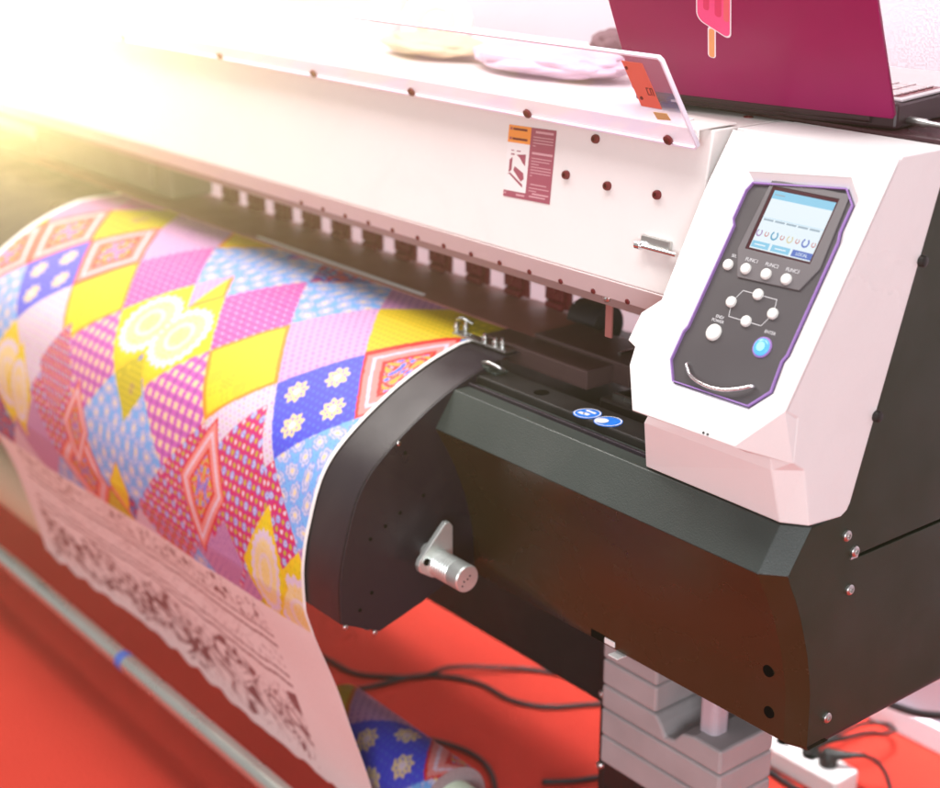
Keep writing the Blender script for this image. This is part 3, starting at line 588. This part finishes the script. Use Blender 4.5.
def harlequin(x, s):
    out = np.zeros(x.shape+(3,))
    for (ox, os_, T, msk) in ((-1.934, .509, RT, x >= -2.183), (-2.434, .509, LT, x < -2.183)):
        if not msk.any(): continue
        Xn = (x-ox)/HX; Sn = (s-os_)/HS; p = Xn+Sn; q = Xn-Sn; ip = np.round(p/2).astype(int); iq = np.round(q/2).astype(int)
        for a in range(ip[msk].min(), ip[msk].max()+1):
            for b in range(iq[msk].min(), iq[msk].max()+1):
                m = msk & (ip == a) & (iq == b)
                if m.any(): out[m] = cell(T.get((a+b, a-b), KINDS[(a*7+b*5+abs(a*b)*3) % len(KINDS)]), p[m]-2*a, q[m]-2*b)
    for (cx, cs, hx, hs, kind) in ((-1.815, .695, .115, .150, 'mag'), (-2.173, .622, .042, .058, 'olive'), (-1.905, .705, .070, .110, 'salmon'), (-1.722, .778, .062, .105, 'medal'), (-1.835, .795, .05, .06, 'mauvedot'), (-2.44, .66, .07, .09, 'mag'), (-2.345, .735, .05, .085, 'salmon'), (-2.585, .735, .055, .095, 'medal'), (-2.19, .80, .035, .05, 'yellow')):
        Xn = (x-cx)/hx; Sn = (s-cs)/hs; p = Xn+Sn; q = Xn-Sn; m = (abs(p) < 1) & (abs(q) < 1)
        if kind == 'mag':
            m = m & (s < .9); out[m] = cell(kind, p[m]*1.25, q[m]*1.25)
        else: out[m] = cell(kind, p[m], q[m])
    out = np.clip(out, 0, 1); g = out.mean(-1, keepdims=True)
    return np.clip(g+(out-g)*1.22, .004, 1)*np.array([.74, .65, .75])
PAPER = [(1.505, .9532), (1.47, .9532)]+[(y, z) for y, z in PROF[1:3]]+PROF[3:]+[(1.010, .612), (1.018, .585), (1.0265, .558), (1.0585, .471), (1.0825, .387), (1.1105, .285), (1.118, .25), (1.124, .215)]
pp = np.array([(p.x, p.y) for p in catmull([(y, z, 0) for y, z in PAPER], 12)])
tan = np.gradient(pp, axis=0); tan /= np.linalg.norm(tan, axis=1)[:, None]; nor = np.stack([tan[:, 1], -tan[:, 0]], 1)
nor *= np.where(nor[:, :1]*0+1 > 0, 1, 1); nor = np.where((nor @ np.array([-.5, 1]))[:, None] < 0, -nor, nor)
arc = np.r_[0, np.cumsum(np.hypot(*np.diff(pp, axis=0).T))]
# s measured so that the profile bend matches: s = 0.2 at y = 1.40
s_off = np.interp(-1.40, -pp[:, 0][:200], arc[:200]); arc = arc-s_off+.2
NX, NS = 640, 520
xg = np.linspace(-2.872, -1.6175, NX); xn = (xg-xg[0])/(xg[-1]-xg[0])
s_top = np.minimum(.886, .840+.052*(-1.65-xg)); s_bot = 1.178+.035*(xg+2.7)+.007*np.abs(np.sin(xg*34))+.003*np.sin(xg*80)
s_bot = np.clip(s_bot, .86, None)
sg = np.linspace(0, 1, NS)
sgrid = .12+(s_bot[None, :]-.12)*sg[:, None]; xgrid = xg[-1]+(xg[None, :]-xg[-1])*(1-.072*np.clip((sgrid-.55)/.42, 0, 1)); s_top = np.minimum(.886, .840+.052*(-1.65-xgrid))
py = np.interp(sgrid, arc, pp[:, 0]); pz = np.interp(sgrid, arc, pp[:, 1]); ny = np.interp(sgrid, arc, nor[:, 0]); nz = np.interp(sgrid, arc, nor[:, 1])
hang = np.clip((sgrid-.80)/.3, 0, 1)
lift = .0022+.0007*np.sin(xgrid*23+3*np.sin(sgrid*9))*np.clip((sgrid-.3)*4, 0, 1)+hang*(.006*np.sin(xgrid*4.1+1)+.004*np.sin(xgrid*9+sgrid*6))*(1-0*xn)
co = np.stack([xgrid, py+ny*lift, pz+nz*lift], -1).reshape(-1, 3)
col = harlequin(xgrid, sgrid)
# unprinted lower part with dark scrollwork
bw = sgrid > s_top
w = (sgrid-s_top)/(s_bot[None, :]-s_top)
ink = np.zeros(sgrid.shape)
for c0, h in ((.205, .007), (.262, .009), (.425, .007), (.478, .009)): ink = np.maximum(ink, (abs(w-c0) < h)*.85)
def scroll(x, y, seed):
    r = np.random.default_rng(seed); f = np.zeros(x.shape)
    for k in range(5): f += np.sin(x*r.uniform(30, 95)+3*np.sin(y*r.uniform(18, 40)+r.uniform(0, 6)))*np.sin(y*r.uniform(40, 110)+3*np.sin(x*r.uniform(20, 50)+r.uniform(0, 6)))
    return f
f1 = scroll(xgrid*.75, w*.26, 3); f2 = scroll(xgrid*1.1, w*.36, 9)
ink = np.maximum(ink, (abs(f2) < .24)*(w > .03)*(w < .185)*.75); ink = np.maximum(ink, (f2 > 1.6)*(w > .02)*(w < .19)*.95)
env = (w > .555+.045*np.sin(xgrid*26))*(w < .90+.04*np.sin(xgrid*34))
ink = np.maximum(ink, (f1 > .35)*(f1 < 1.5)*env*.95); ink = np.maximum(ink, (abs(f1+.45) < .20)*env*.8); ink = np.maximum(ink, (abs(f2) < .11)*(w > .53)*(w < .95)*.7)
ink = np.maximum(ink, (scroll(xgrid*3, w*.9, 21) > .9)*(w > .285)*(w < .41)*.35)
ink *= (xgrid < -1.775)*(xgrid > -2.70-.03*w)
base = np.array([.80, .73, .71]); bwc = base*(1-ink[..., None])+np.array([.20, .060, .070])*ink[..., None]
col = np.where(bw[..., None], bwc, col)
marg = (xgrid > -1.6245) | (xgrid < -2.853); col[marg & ~bw] = np.array([.82, .79, .76])
def grid_mesh(name, co, col, nr, nc, closed=False):
    me = bpy.data.meshes.new(name); me.vertices.add(nr*nc); me.vertices.foreach_set('co', co.astype(np.float32).ravel())
    i, j = np.meshgrid(np.arange(nr-1), np.arange(nc-1), indexing='ij'); a = i*nc+j
    qd = np.stack([a, a+1, a+nc+1, a+nc], -1).reshape(-1, 4); nq = len(qd)
    me.loops.add(nq*4); me.loops.foreach_set('vertex_index', qd.ravel().astype(np.int32))
    me.polygons.add(nq); me.polygons.foreach_set('loop_start', (np.arange(nq)*4).astype(np.int32)); me.polygons.foreach_set('loop_total', np.full(nq, 4, np.int32))
    me.update(calc_edges=True)
    at = me.color_attributes.new('print', 'FLOAT_COLOR', 'POINT'); at.data.foreach_set('color', np.c_[col.reshape(-1, 3), np.ones(nr*nc)].astype(np.float32).ravel())
    me.polygons.foreach_set('use_smooth', np.ones(nq, bool)); return me
def printmat(name, rough=.45):
    m = bpy.data.materials.new(name); m.use_nodes = True; nt = m.node_tree; b = nt.nodes['Principled BSDF']; b.inputs['Roughness'].default_value = rough
    v = nt.nodes.new('ShaderNodeVertexColor'); v.layer_name = 'print'; n = nt.nodes.new('ShaderNodeTexNoise'); n.inputs['Scale'].default_value = 240
    hs = nt.nodes.new('ShaderNodeHueSaturation'); mr = nt.nodes.new('ShaderNodeMapRange'); mr.inputs[3].default_value = .92; mr.inputs[4].default_value = 1.06
    tc = nt.nodes.new('ShaderNodeTexCoord'); nt.links.new(tc.outputs['Object'], n.inputs['Vector'])
    nt.links.new(n.outputs['Fac'], mr.inputs[0]); nt.links.new(mr.outputs[0], hs.inputs['Value']); nt.links.new(v.outputs['Color'], hs.inputs['Color']); nt.links.new(hs.outputs[0], b.inputs['Base Color']); return m
PRN = printmat('printed_paper', .58)
sh = link_me('printed_paper_sheet', grid_mesh('printed_paper_sheet', co, col, NS, NX), PRN)
sol = sh.modifiers.new('thickness', 'SOLIDIFY'); sol.thickness = .0006; sol.offset = -1
tag(sh, 'long sheet printed with coloured patchwork diamonds draped over the printer platen', 'paper sheet')

# ------------------------------------------------------------------ take-up roll under the sheet
RY, RZ, RR = 1.195, .262, .064
roll = thing('take_up_roll', 'roll of printed paper with pale core hanging in shade under the draped sheet', 'paper roll', (-2.2, RY, RZ-RR))
nr, nc = 120, 97; xr = np.linspace(-1.84, -1.53, nr); th = np.linspace(0, 2*np.pi, nc)
xx, tt = np.meshgrid(xr, th, indexing='ij')
rco = np.stack([xx, RY+RR*np.cos(tt), RZ+RR*np.sin(tt)], -1).reshape(-1, 3)
rcol = harlequin(xx-.085, .520+(tt-2.4)*RR); rcol = rcol*.75  # print darkened all over to stand in for shade below the sheet
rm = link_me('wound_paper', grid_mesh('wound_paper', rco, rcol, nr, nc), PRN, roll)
bm = bmesh.new(); ring = [(math.cos(t), math.sin(t)) for t in [2*math.pi*i/48 for i in range(49)]]
loft(bm, [[(-1.53, RY+c*RR, RZ+s*RR) for c, s in ring], [(-1.5305, RY+c*.042, RZ+s*.042) for c, s in ring]]); link('roll_end', bm, mat('layered_paper_edge', (.30, .24, .25), .7, scale=200, var=.2), roll)
bm = bmesh.new(); loft(bm, [[(x, RY+c*r, RZ+s*r) for c, s in ring] for x, r in ((-1.60, .042), (-1.505, .042), (-1.503, .041), (-1.503, .036), (-1.60, .0355))]); link('core_tube', bm, CORE, roll, smooth=True)
r2 = thing('beige_paper_roll', 'plain beige paper roll showing under the far left corner of the printed sheet', 'paper roll', (-3.0, RY, RZ-.06))
bm = bmesh.new(); lathe(bm, (-4.2, RY, RZ), (1, 0, 0), [(0, .058), (1.80, .058), (1.80, .036)], 40); link('wound_paper', bm, BEIGE, r2, smooth=True)
bm = bmesh.new(); lathe(bm, (-2.405, RY, RZ), (1, 0, 0), [(0, .035), (.02, .035), (.02, .03), (.0, .03)], 30); link('core_tube', bm, CORE, r2, smooth=True)
# steel tube in front of it
bar = thing('tension_bar', 'long round steel bar with a blue tape band low over the red carpet', 'steel bar', (-2.4, 1.06, .18))
bm = bmesh.new(); cyl(bm, (-4.4, 1.06, .2), (-1.55, 1.06, .2), .0175, 28); link('bar_tube', bm, TUBE, bar, smooth=True)
bm = bmesh.new(); cyl(bm, (-2.352, 1.06, .2), (-2.328, 1.06, .2), .0180, 28); link('tape_band', bm, TUBEBLUE, bar, smooth=True)

# ------------------------------------------------------------------ laptop
LAP = thing('laptop', 'open raspberry red laptop seen from behind with a lolly sticker on its lid', 'laptop', (-1.18, 1.42, 1.3168))
ang = math.radians(10)
hu = Vector((math.cos(ang), math.sin(ang), 0)); hv = Vector((-math.sin(ang), math.cos(ang), 0))
HR = Vector((-1.022, 1.428, 1.3335)); LW = .356
BM = frame(HR-hu*LW+Vector((0, 0, -.0168)), hu, hv)
DZ = .0300
bm = bmesh.new(); box(bm, (0, .004, .0), (LW, .275, DZ), M=BM); base = link('base', bm, LAPDARK, LAP, bevel=.004)
bm = bmesh.new(); box(bm, (.001, .016, DZ), (LW-.001, .274, DZ+.003), M=BM); deck_ = link('keyboard_deck', bm, LAPGREY, LAP, bevel=.001)
bm = bmesh.new(); box(bm, (.012, .030, DZ+.003), (LW-.010, .138, DZ+.0031), M=BM); link('keyboard_well', bm, SCREWRED, LAP)
bm = bmesh.new()
for r in range(5):
    for c in range(15): box(bm, (.015+c*.0218, .033+r*.0205, DZ+.0031), (.015+c*.0218+.0178, .033+r*.0205+.0162, DZ+.0056), M=BM)
link('keyboard', bm, KEYB, LAP, bevel=.0012)
bm = bmesh.new(); box(bm, (.11, .165, DZ+.003), (.22, .24, DZ+.0033), M=BM); link('touchpad', bm, KEYB, LAP)
lt = math.radians(27)
lidv = (Vector((0, 0, 1))*math.cos(lt)-hv*math.sin(lt)).normalized()
LMx = frame(HR-hu*LW-Vector((0, 0, .004))-hv*.002, hu, lidv)   # +w faces the camera side
if (LMx.to_3x3() @ Vector((0, 0, 1))).y > 0: print('lid flip')
lid_o = [(0.003, 0), (LW-.003, 0), (LW, .004), (LW, .224), (LW-.006, .23), (.006, .23), (0, .224), (0, .004)]
ll = flat('screen_lid', lid_o, [], .007, LMx, LAPTOP, LAP, bevel=.0018)
bm = bmesh.new(); cyl(bm, BM @ Vector((.03, .004, .012)), BM @ Vector((LW-.03, .004, .012)), .0065, 16); link('hinge', bm, LAPDARK, LAP, smooth=True)
bm = bmesh.new(); box(bm, (.055, .0034, .003), (.064, .0041, .006), M=BM); link('port_mark', bm, STEEL, LAP)
# lolly sticker
TM = LMx @ Matrix.Translation((.1545, .146, .0007)) @ Matrix.Rotation(math.radians(-13), 4, 'Z') @ Matrix.Scale(.86, 4)
def rr(w, h, r, n=6, slant=0.):
    pts = []
    for cx, cy, a0 in ((w/2-r, h/2-r, 0), (-w/2+r, h/2-r, 90), (-w/2+r, -h/2+r, 180), (w/2-r, -h/2+r, 270)):
        for k in range(n+1):
            a = math.radians(a0+90*k/n); x_ = cx+math.cos(a)*r; y_ = cy+math.sin(a)*r
            pts.append((x_, y_-slant*x_ if y_ < 0 else y_))
    return pts
flat('sticker_border', rr(.0535, .115, .011, slant=.36), [], .0003, TM, POPWHITE, ll)
flat('sticker_stick_border', [(x_-.003, y_-.079) for x_, y_ in rr(.0125, .05, .005)], [], .0003, TM @ Matrix.Translation((0, 0, -.0001)), POPWHITE, ll)
flat('sticker_lolly', rr(.0495, .111, .010, slant=.36), [], .0003, TM @ Matrix.Translation((0, 0, .0003)), POPPINK, ll)
for cx, ww, mm in ((-.011, .009, POPDARK), (.007, .010, POPDARK), (.0195, .008, POPCORAL)):
    flat('sticker_stripe', [(x_+cx, y_+.010-.30*cx) for x_, y_ in rr(ww, .085, ww*.45)], [], .0002, TM @ Matrix.Translation((0, 0, .0005)), mm, ll)
flat('sticker_stick', [(x_-.003, y_-.080) for x_, y_ in rr(.0085, .046, .0035)], [], .0003, TM @ Matrix.Translation((0, 0, .0002)), POPSTICK, ll)
# plugged lead beside the laptop
ld = thing('audio_lead', 'pale jack plug lead pushed into the right side of the laptop', 'lead', (-.99, 1.44, 1.3165))
bm = bmesh.new(); p1 = BM @ Vector((LW+.0005, .030, .0085)); d = (hu*.95-hv*.25).normalized()
lathe(bm, p1, d, [(0, .0035), (.003, .0048), (.026, .0048), (.028, .0035), (.05, .003)], 18); link('jack_plug', bm, STEEL, ld, smooth=True)
bm = bmesh.new(); tube(bm, [p1+d*.048, p1+d*.075+Vector((0, 0, -.002)), p1+d*.12+Vector((0, 0, -.004)), p1+d*.18+Vector((0, .02, -.0045))], .0018, 8); link('lead_wire', bm, CABLE, ld, smooth='all')

# ------------------------------------------------------------------ things lying on the lid, behind the visor
t = thing('tape_roll', 'white paper roll with a yellow core lying tilted on top of the printer', 'tape roll', (-2.25, 1.74, 1.31))
bm = bmesh.new(); ax = Vector((.55, -.62, .55)).normalized(); c0 = Vector((-2.08, 1.60, 1.338))
lathe(bm, c0-ax*.018, ax, [(0, .036), (0, .060), (.036, .060), (.036, .036)], 40); link('tape_body', bm, WPLAS, t, smooth=True)
bm = bmesh.new(); lathe(bm, c0-ax*.015, ax, [(0, .0355), (.035, .0355), (.0352, .020), (.032, .020)], 32); link('tape_core', bm, CARDB, t, smooth=True)
bm = bmesh.new(); R = [[(-2.16+math.cos(a)*r, 1.56+math.sin(a)*r, z) for a in [2*math.pi*i/28 for i in range(29)]] for z, r in ((1.311, .034), (1.36, .030), (1.395, .0275), (1.397, .025), (1.39, .0245), (1.33, .028))]
loft(bm, R); bm.faces.new([bm.verts.new(p) for p in R[0][:-1]]); tag(link('plastic_cup', bm, WPLAS, smooth=True), 'upturned white plastic cup on the printer top behind the clear visor', 'cup')
def crumple(name, c, size, m, label, cat, seed, sub=5, amp=.22):
    bm = bmesh.new(); bmesh.ops.create_icosphere(bm, subdivisions=sub, radius=1); r = np.random.default_rng(seed)
    k = r.uniform(-3, 3, (10, 3)); ph = r.uniform(0, 6, 10)
    for v in bm.verts:
        p = np.array(v.co); n_ = sum(abs(math.sin(k[i] @ p*1.6+ph[i])) for i in range(10))/10-.6; s_ = 1+amp*2*n_
        v.co = Vector((c[0]+p[0]*size[0]*s_, c[1]+p[1]*size[1]*s_, max(c[2]-size[2]*.85, c[2]+p[2]*size[2]*s_)))
    return tag(link(name, bm, m, smooth=True, angle=25), label, cat)
crumple('wrapping_bag', (-1.66, 1.48, 1.331), (.15, .07, .022), BAGPINK, 'pinkish crumpled plastic wrapping lying behind the clear visor', 'wrapping', 5)
crumple('yellow_cloth', (-1.93, 1.48, 1.329), (.11, .06, .018), CARDB, 'pale yellow folded cloth on the printer top beside the cup', 'cloth', 8)
crumple('dark_pouch', (-1.752, 1.70, 1.329), (.04, .035, .024), BAGDARK, 'dark plum cloth pouch on the printer top beside the raspberry laptop lid', 'pouch', 12)

# ------------------------------------------------------------------ floor: cables, power strip
def cable(name, pts, r, label, m=CABLE):
    bm = bmesh.new(); tube(bm, pts, r, 10, 8); return tag(link(name, bm, m, smooth='all'), label, 'cable')
cable('floor_cable', [(-2.75, 1.50, .006), (-2.52, 1.53, .006), (-2.391, 1.547, .006), (-2.333, 1.553, .006), (-2.29, 1.579, .006), (-2.225, 1.654, .007), (-2.199, 1.715, .018), (-2.146, 1.795, .012), (-2.097, 1.859, .006), (-2.002, 1.92, .006), (-1.85, 2.05, .006)], .0048, 'black cable curving over the carpet along the far side of the crossing pair')
cable('floor_cable', [(-2.392, 1.50, .006), (-2.33, 1.488, .006), (-2.279, 1.503, .006), (-2.25, 1.571, .006), (-2.238, 1.638, .006), (-2.202, 1.689, .006), (-2.125, 1.733, .006), (-2.038, 1.741, .006), (-1.974, 1.778, .006), (-1.929, 1.846, .006), (-1.87, 1.95, .006)], .005, 'black cable dipping nearer the camera where two cables cross on the carpet')
cable('floor_cable', [(-2.12, 1.47, .006), (-2.045, 1.507, .006), (-2.004, 1.536, .006), (-1.938, 1.557, .006), (-1.878, 1.552, .006), (-1.815, 1.517, .006), (-1.76, 1.46, .006), (-1.70, 1.38, .006)], .0048, 'black cable looping on the carpet beside the pale core of the paper roll')
cable('floor_cable', [(-1.78, 1.60, .006), (-1.74, 1.66, .006), (-1.71, 1.75, .006), (-1.70, 1.88, .006)], .005, 'short black cable on the carpet beside the stack of weights')
ps = thing('power_strip', 'white multi socket power strip lying on the red carpet near the wall', 'power strip', (-1.6, 2.0, 0))
bm = bmesh.new(); box(bm, (-1.86, 1.968, .002), (-1.405, 2.036, .045)); pb = link('strip_body', bm, STRIPW, ps, bevel=.006, segs=3)
for i in range(6):
    bm = bmesh.new(); lathe(bm, (-1.80+.062*i, 2.002, .0452), (0, 0, 1), [(0, .019), (.0006, .019), (.0006, .016), (-.0, .0155)], 24); link('socket', bm, SOCKET if i < 4 else STRIPW, ps, smooth=True)
def plug(x, y, dx, dy, label, path):
    p = thing('power_plug', label, 'plug', (x, y, .046), 'plugs in the power strip')
    bm = bmesh.new(); lathe(bm, (x, y, .0465), (0, 0, 1), [(0, .0165), (.012, .0175), (.022, .015), (.030, .010)], 20)
    d = Vector((dx, dy, .12)).normalized(); s = Vector((x, y, .066)); lathe(bm, s-d*.008, d, [(0, .012), (.02, .0115), (.035, .008), (.055, .0055), (.075, .0045)], 18); link('plug_body', bm, PLUGBLK, p, smooth=True, angle=50)
    bm = bmesh.new(); tube(bm, [s+d*.06]+path, .004, 8); link('plug_cord', bm, CABLE, p, smooth='all')
plug(-1.495, 2.010, .55, .83, 'black plug in the strip with its cord looping up behind it', [(-1.448, 2.115, .07), (-1.440, 2.16, .055), (-1.452, 2.205, .04), (-1.485, 2.222, .03), (-1.512, 2.19, .03), (-1.520, 2.12, .03), (-1.56, 2.08, .01)])
plug(-1.450, 2.002, .75, .66, 'black plug nearer the end of the strip with its cord running forward', [(-1.392, 2.062, .06), (-1.375, 2.075, .035), (-1.352, 2.06, .008), (-1.335, 2.0, .006), (-1.33, 1.9, .006), (-1.25, 1.8, .006)])
cable('floor_cable', [(-1.66, 1.93, .006), (-1.58, 1.95, .006), (-1.50, 1.948, .006), (-1.44, 1.938, .006), (-1.40, 1.90, .006), (-1.38, 1.80, .006)], .006, 'black cable lying along the near side of the white power strip')
cable('wall_cable', [(-1.60, 2.04, .30), (-1.48, 2.05, .205), (-1.40, 2.04, .20), (-1.30, 2.03, .215), (-1.20, 2.04, .245), (-1.05, 2.05, .26), (-.8, 2.1, .2), (-.6, 2.2, .1)], .007, 'thick black cable hanging out behind the printer in front of the white wall')

# ------------------------------------------------------------------ light, camera
W_ = bpy.data.worlds.new('World'); S.world = W_; W_.use_nodes = True
W_.node_tree.nodes['Background'].inputs[0].default_value = (1.0, .93, .94, 1); W_.node_tree.nodes['Background'].inputs[1].default_value = .45
def area(name, loc, target, size, sy, energy, col):
    l = bpy.data.lights.new(name, 'AREA'); l.shape = 'RECTANGLE'; l.size = size; l.size_y = sy; l.energy = energy; l.color = col
    o = bpy.data.objects.new(name, l); COL.objects.link(o); o.location = loc
    o.rotation_euler = (Vector(target)-Vector(loc)).to_track_quat('-Z', 'Y').to_euler(); return o
area('ceiling_lamp', (-1.2, .75, 3.2), (-1.3, 1.4, .6), 1.8, .8, 54, (1, .98, .98))
area('ceiling_lamp', (-3.4, .9, 3.2), (-2.8, 1.6, .6), 1.4, .8, 76, (1, .96, .90))
area('front_fill', (1.5, -1.7, 1.6), (-1.1, 1.2, .85), 2.0, 1.4, 122, (.90, .94, 1))  # added fill from the camera side, brightens the upright faces
wl = area('wall_fill', (-2.4, 1.95, 3.2), (-2.4, 2.25, .7), 4.0, .15, 36, (1, .97, 1)); wl.data.spread = math.radians(32)  # added unseen light, whitens the wall behind the roller gaps

sl = bpy.data.lights.new('flare_spot', 'SPOT'); sl.energy = 4300; sl.color = (1, .83, .38); sl.shadow_soft_size = .05; sl.spot_size = math.radians(30); sl.spot_blend = .75  # added spot out of view, aimed at the camera to imitate lens flare
so = bpy.data.objects.new('flare_spot', sl); COL.objects.link(so); so.location = (-4.33, 1.606, 1.385)
so.rotation_euler = (Vector((0, 0, 1.62))-so.location).to_track_quat('-Z', 'Y').to_euler()

hm = bpy.data.materials.new('flare_air'); hm.use_nodes = True; hn = hm.node_tree; hn.nodes.clear()
ho = hn.nodes.new('ShaderNodeOutputMaterial'); hv_ = hn.nodes.new('ShaderNodeVolumePrincipled'); hv_.inputs['Color'].default_value = (.98, .95, .90, 1); hv_.inputs['Density'].default_value = HZ_D; hv_.inputs['Anisotropy'].default_value = .90
hn.links.new(hv_.outputs[0], ho.inputs['Volume'])
bm = bmesh.new(); box(bm, (-8, -2.2, -1.), (2.6, 2.26, 3.6)); hz = link('flare_haze', bm, hm); hz['kind'] = 'stuff'  # added volume, only there to carry the imitated flare glow
pitch = math.atan2(532, 1515); yaw = math.atan2(1290, math.hypot(1515, 532))
Fh = Vector((-math.cos(yaw), math.sin(yaw), 0)); F = Fh*math.cos(pitch)-Vector((0, 0, 1))*math.sin(pitch)
cam = bpy.data.cameras.new('camera'); co_ = bpy.data.objects.new('camera', cam); COL.objects.link(co_); S.camera = co_
co_.location = (0, 0, 1.6); co_.rotation_euler = F.to_track_quat('-Z', 'Y').to_euler()
cam.sensor_width = 36; cam.lens = 36*1515/940; cam.clip_start = .05; cam.clip_end = 100
cam.dof.use_dof = True; cam.dof.focus_distance = 1.78; cam.dof.aperture_fstop = 3.2
S.view_settings.view_transform = 'Standard'; S.view_settings.look = 'None'; S.view_settings.exposure = 0.; S.view_settings.gamma = 1
S.cycles.use_denoising = True; S.cycles.max_bounces = 10; S.cycles.transparent_max_bounces = 12
S.cycles.sample_clamp_indirect = 6
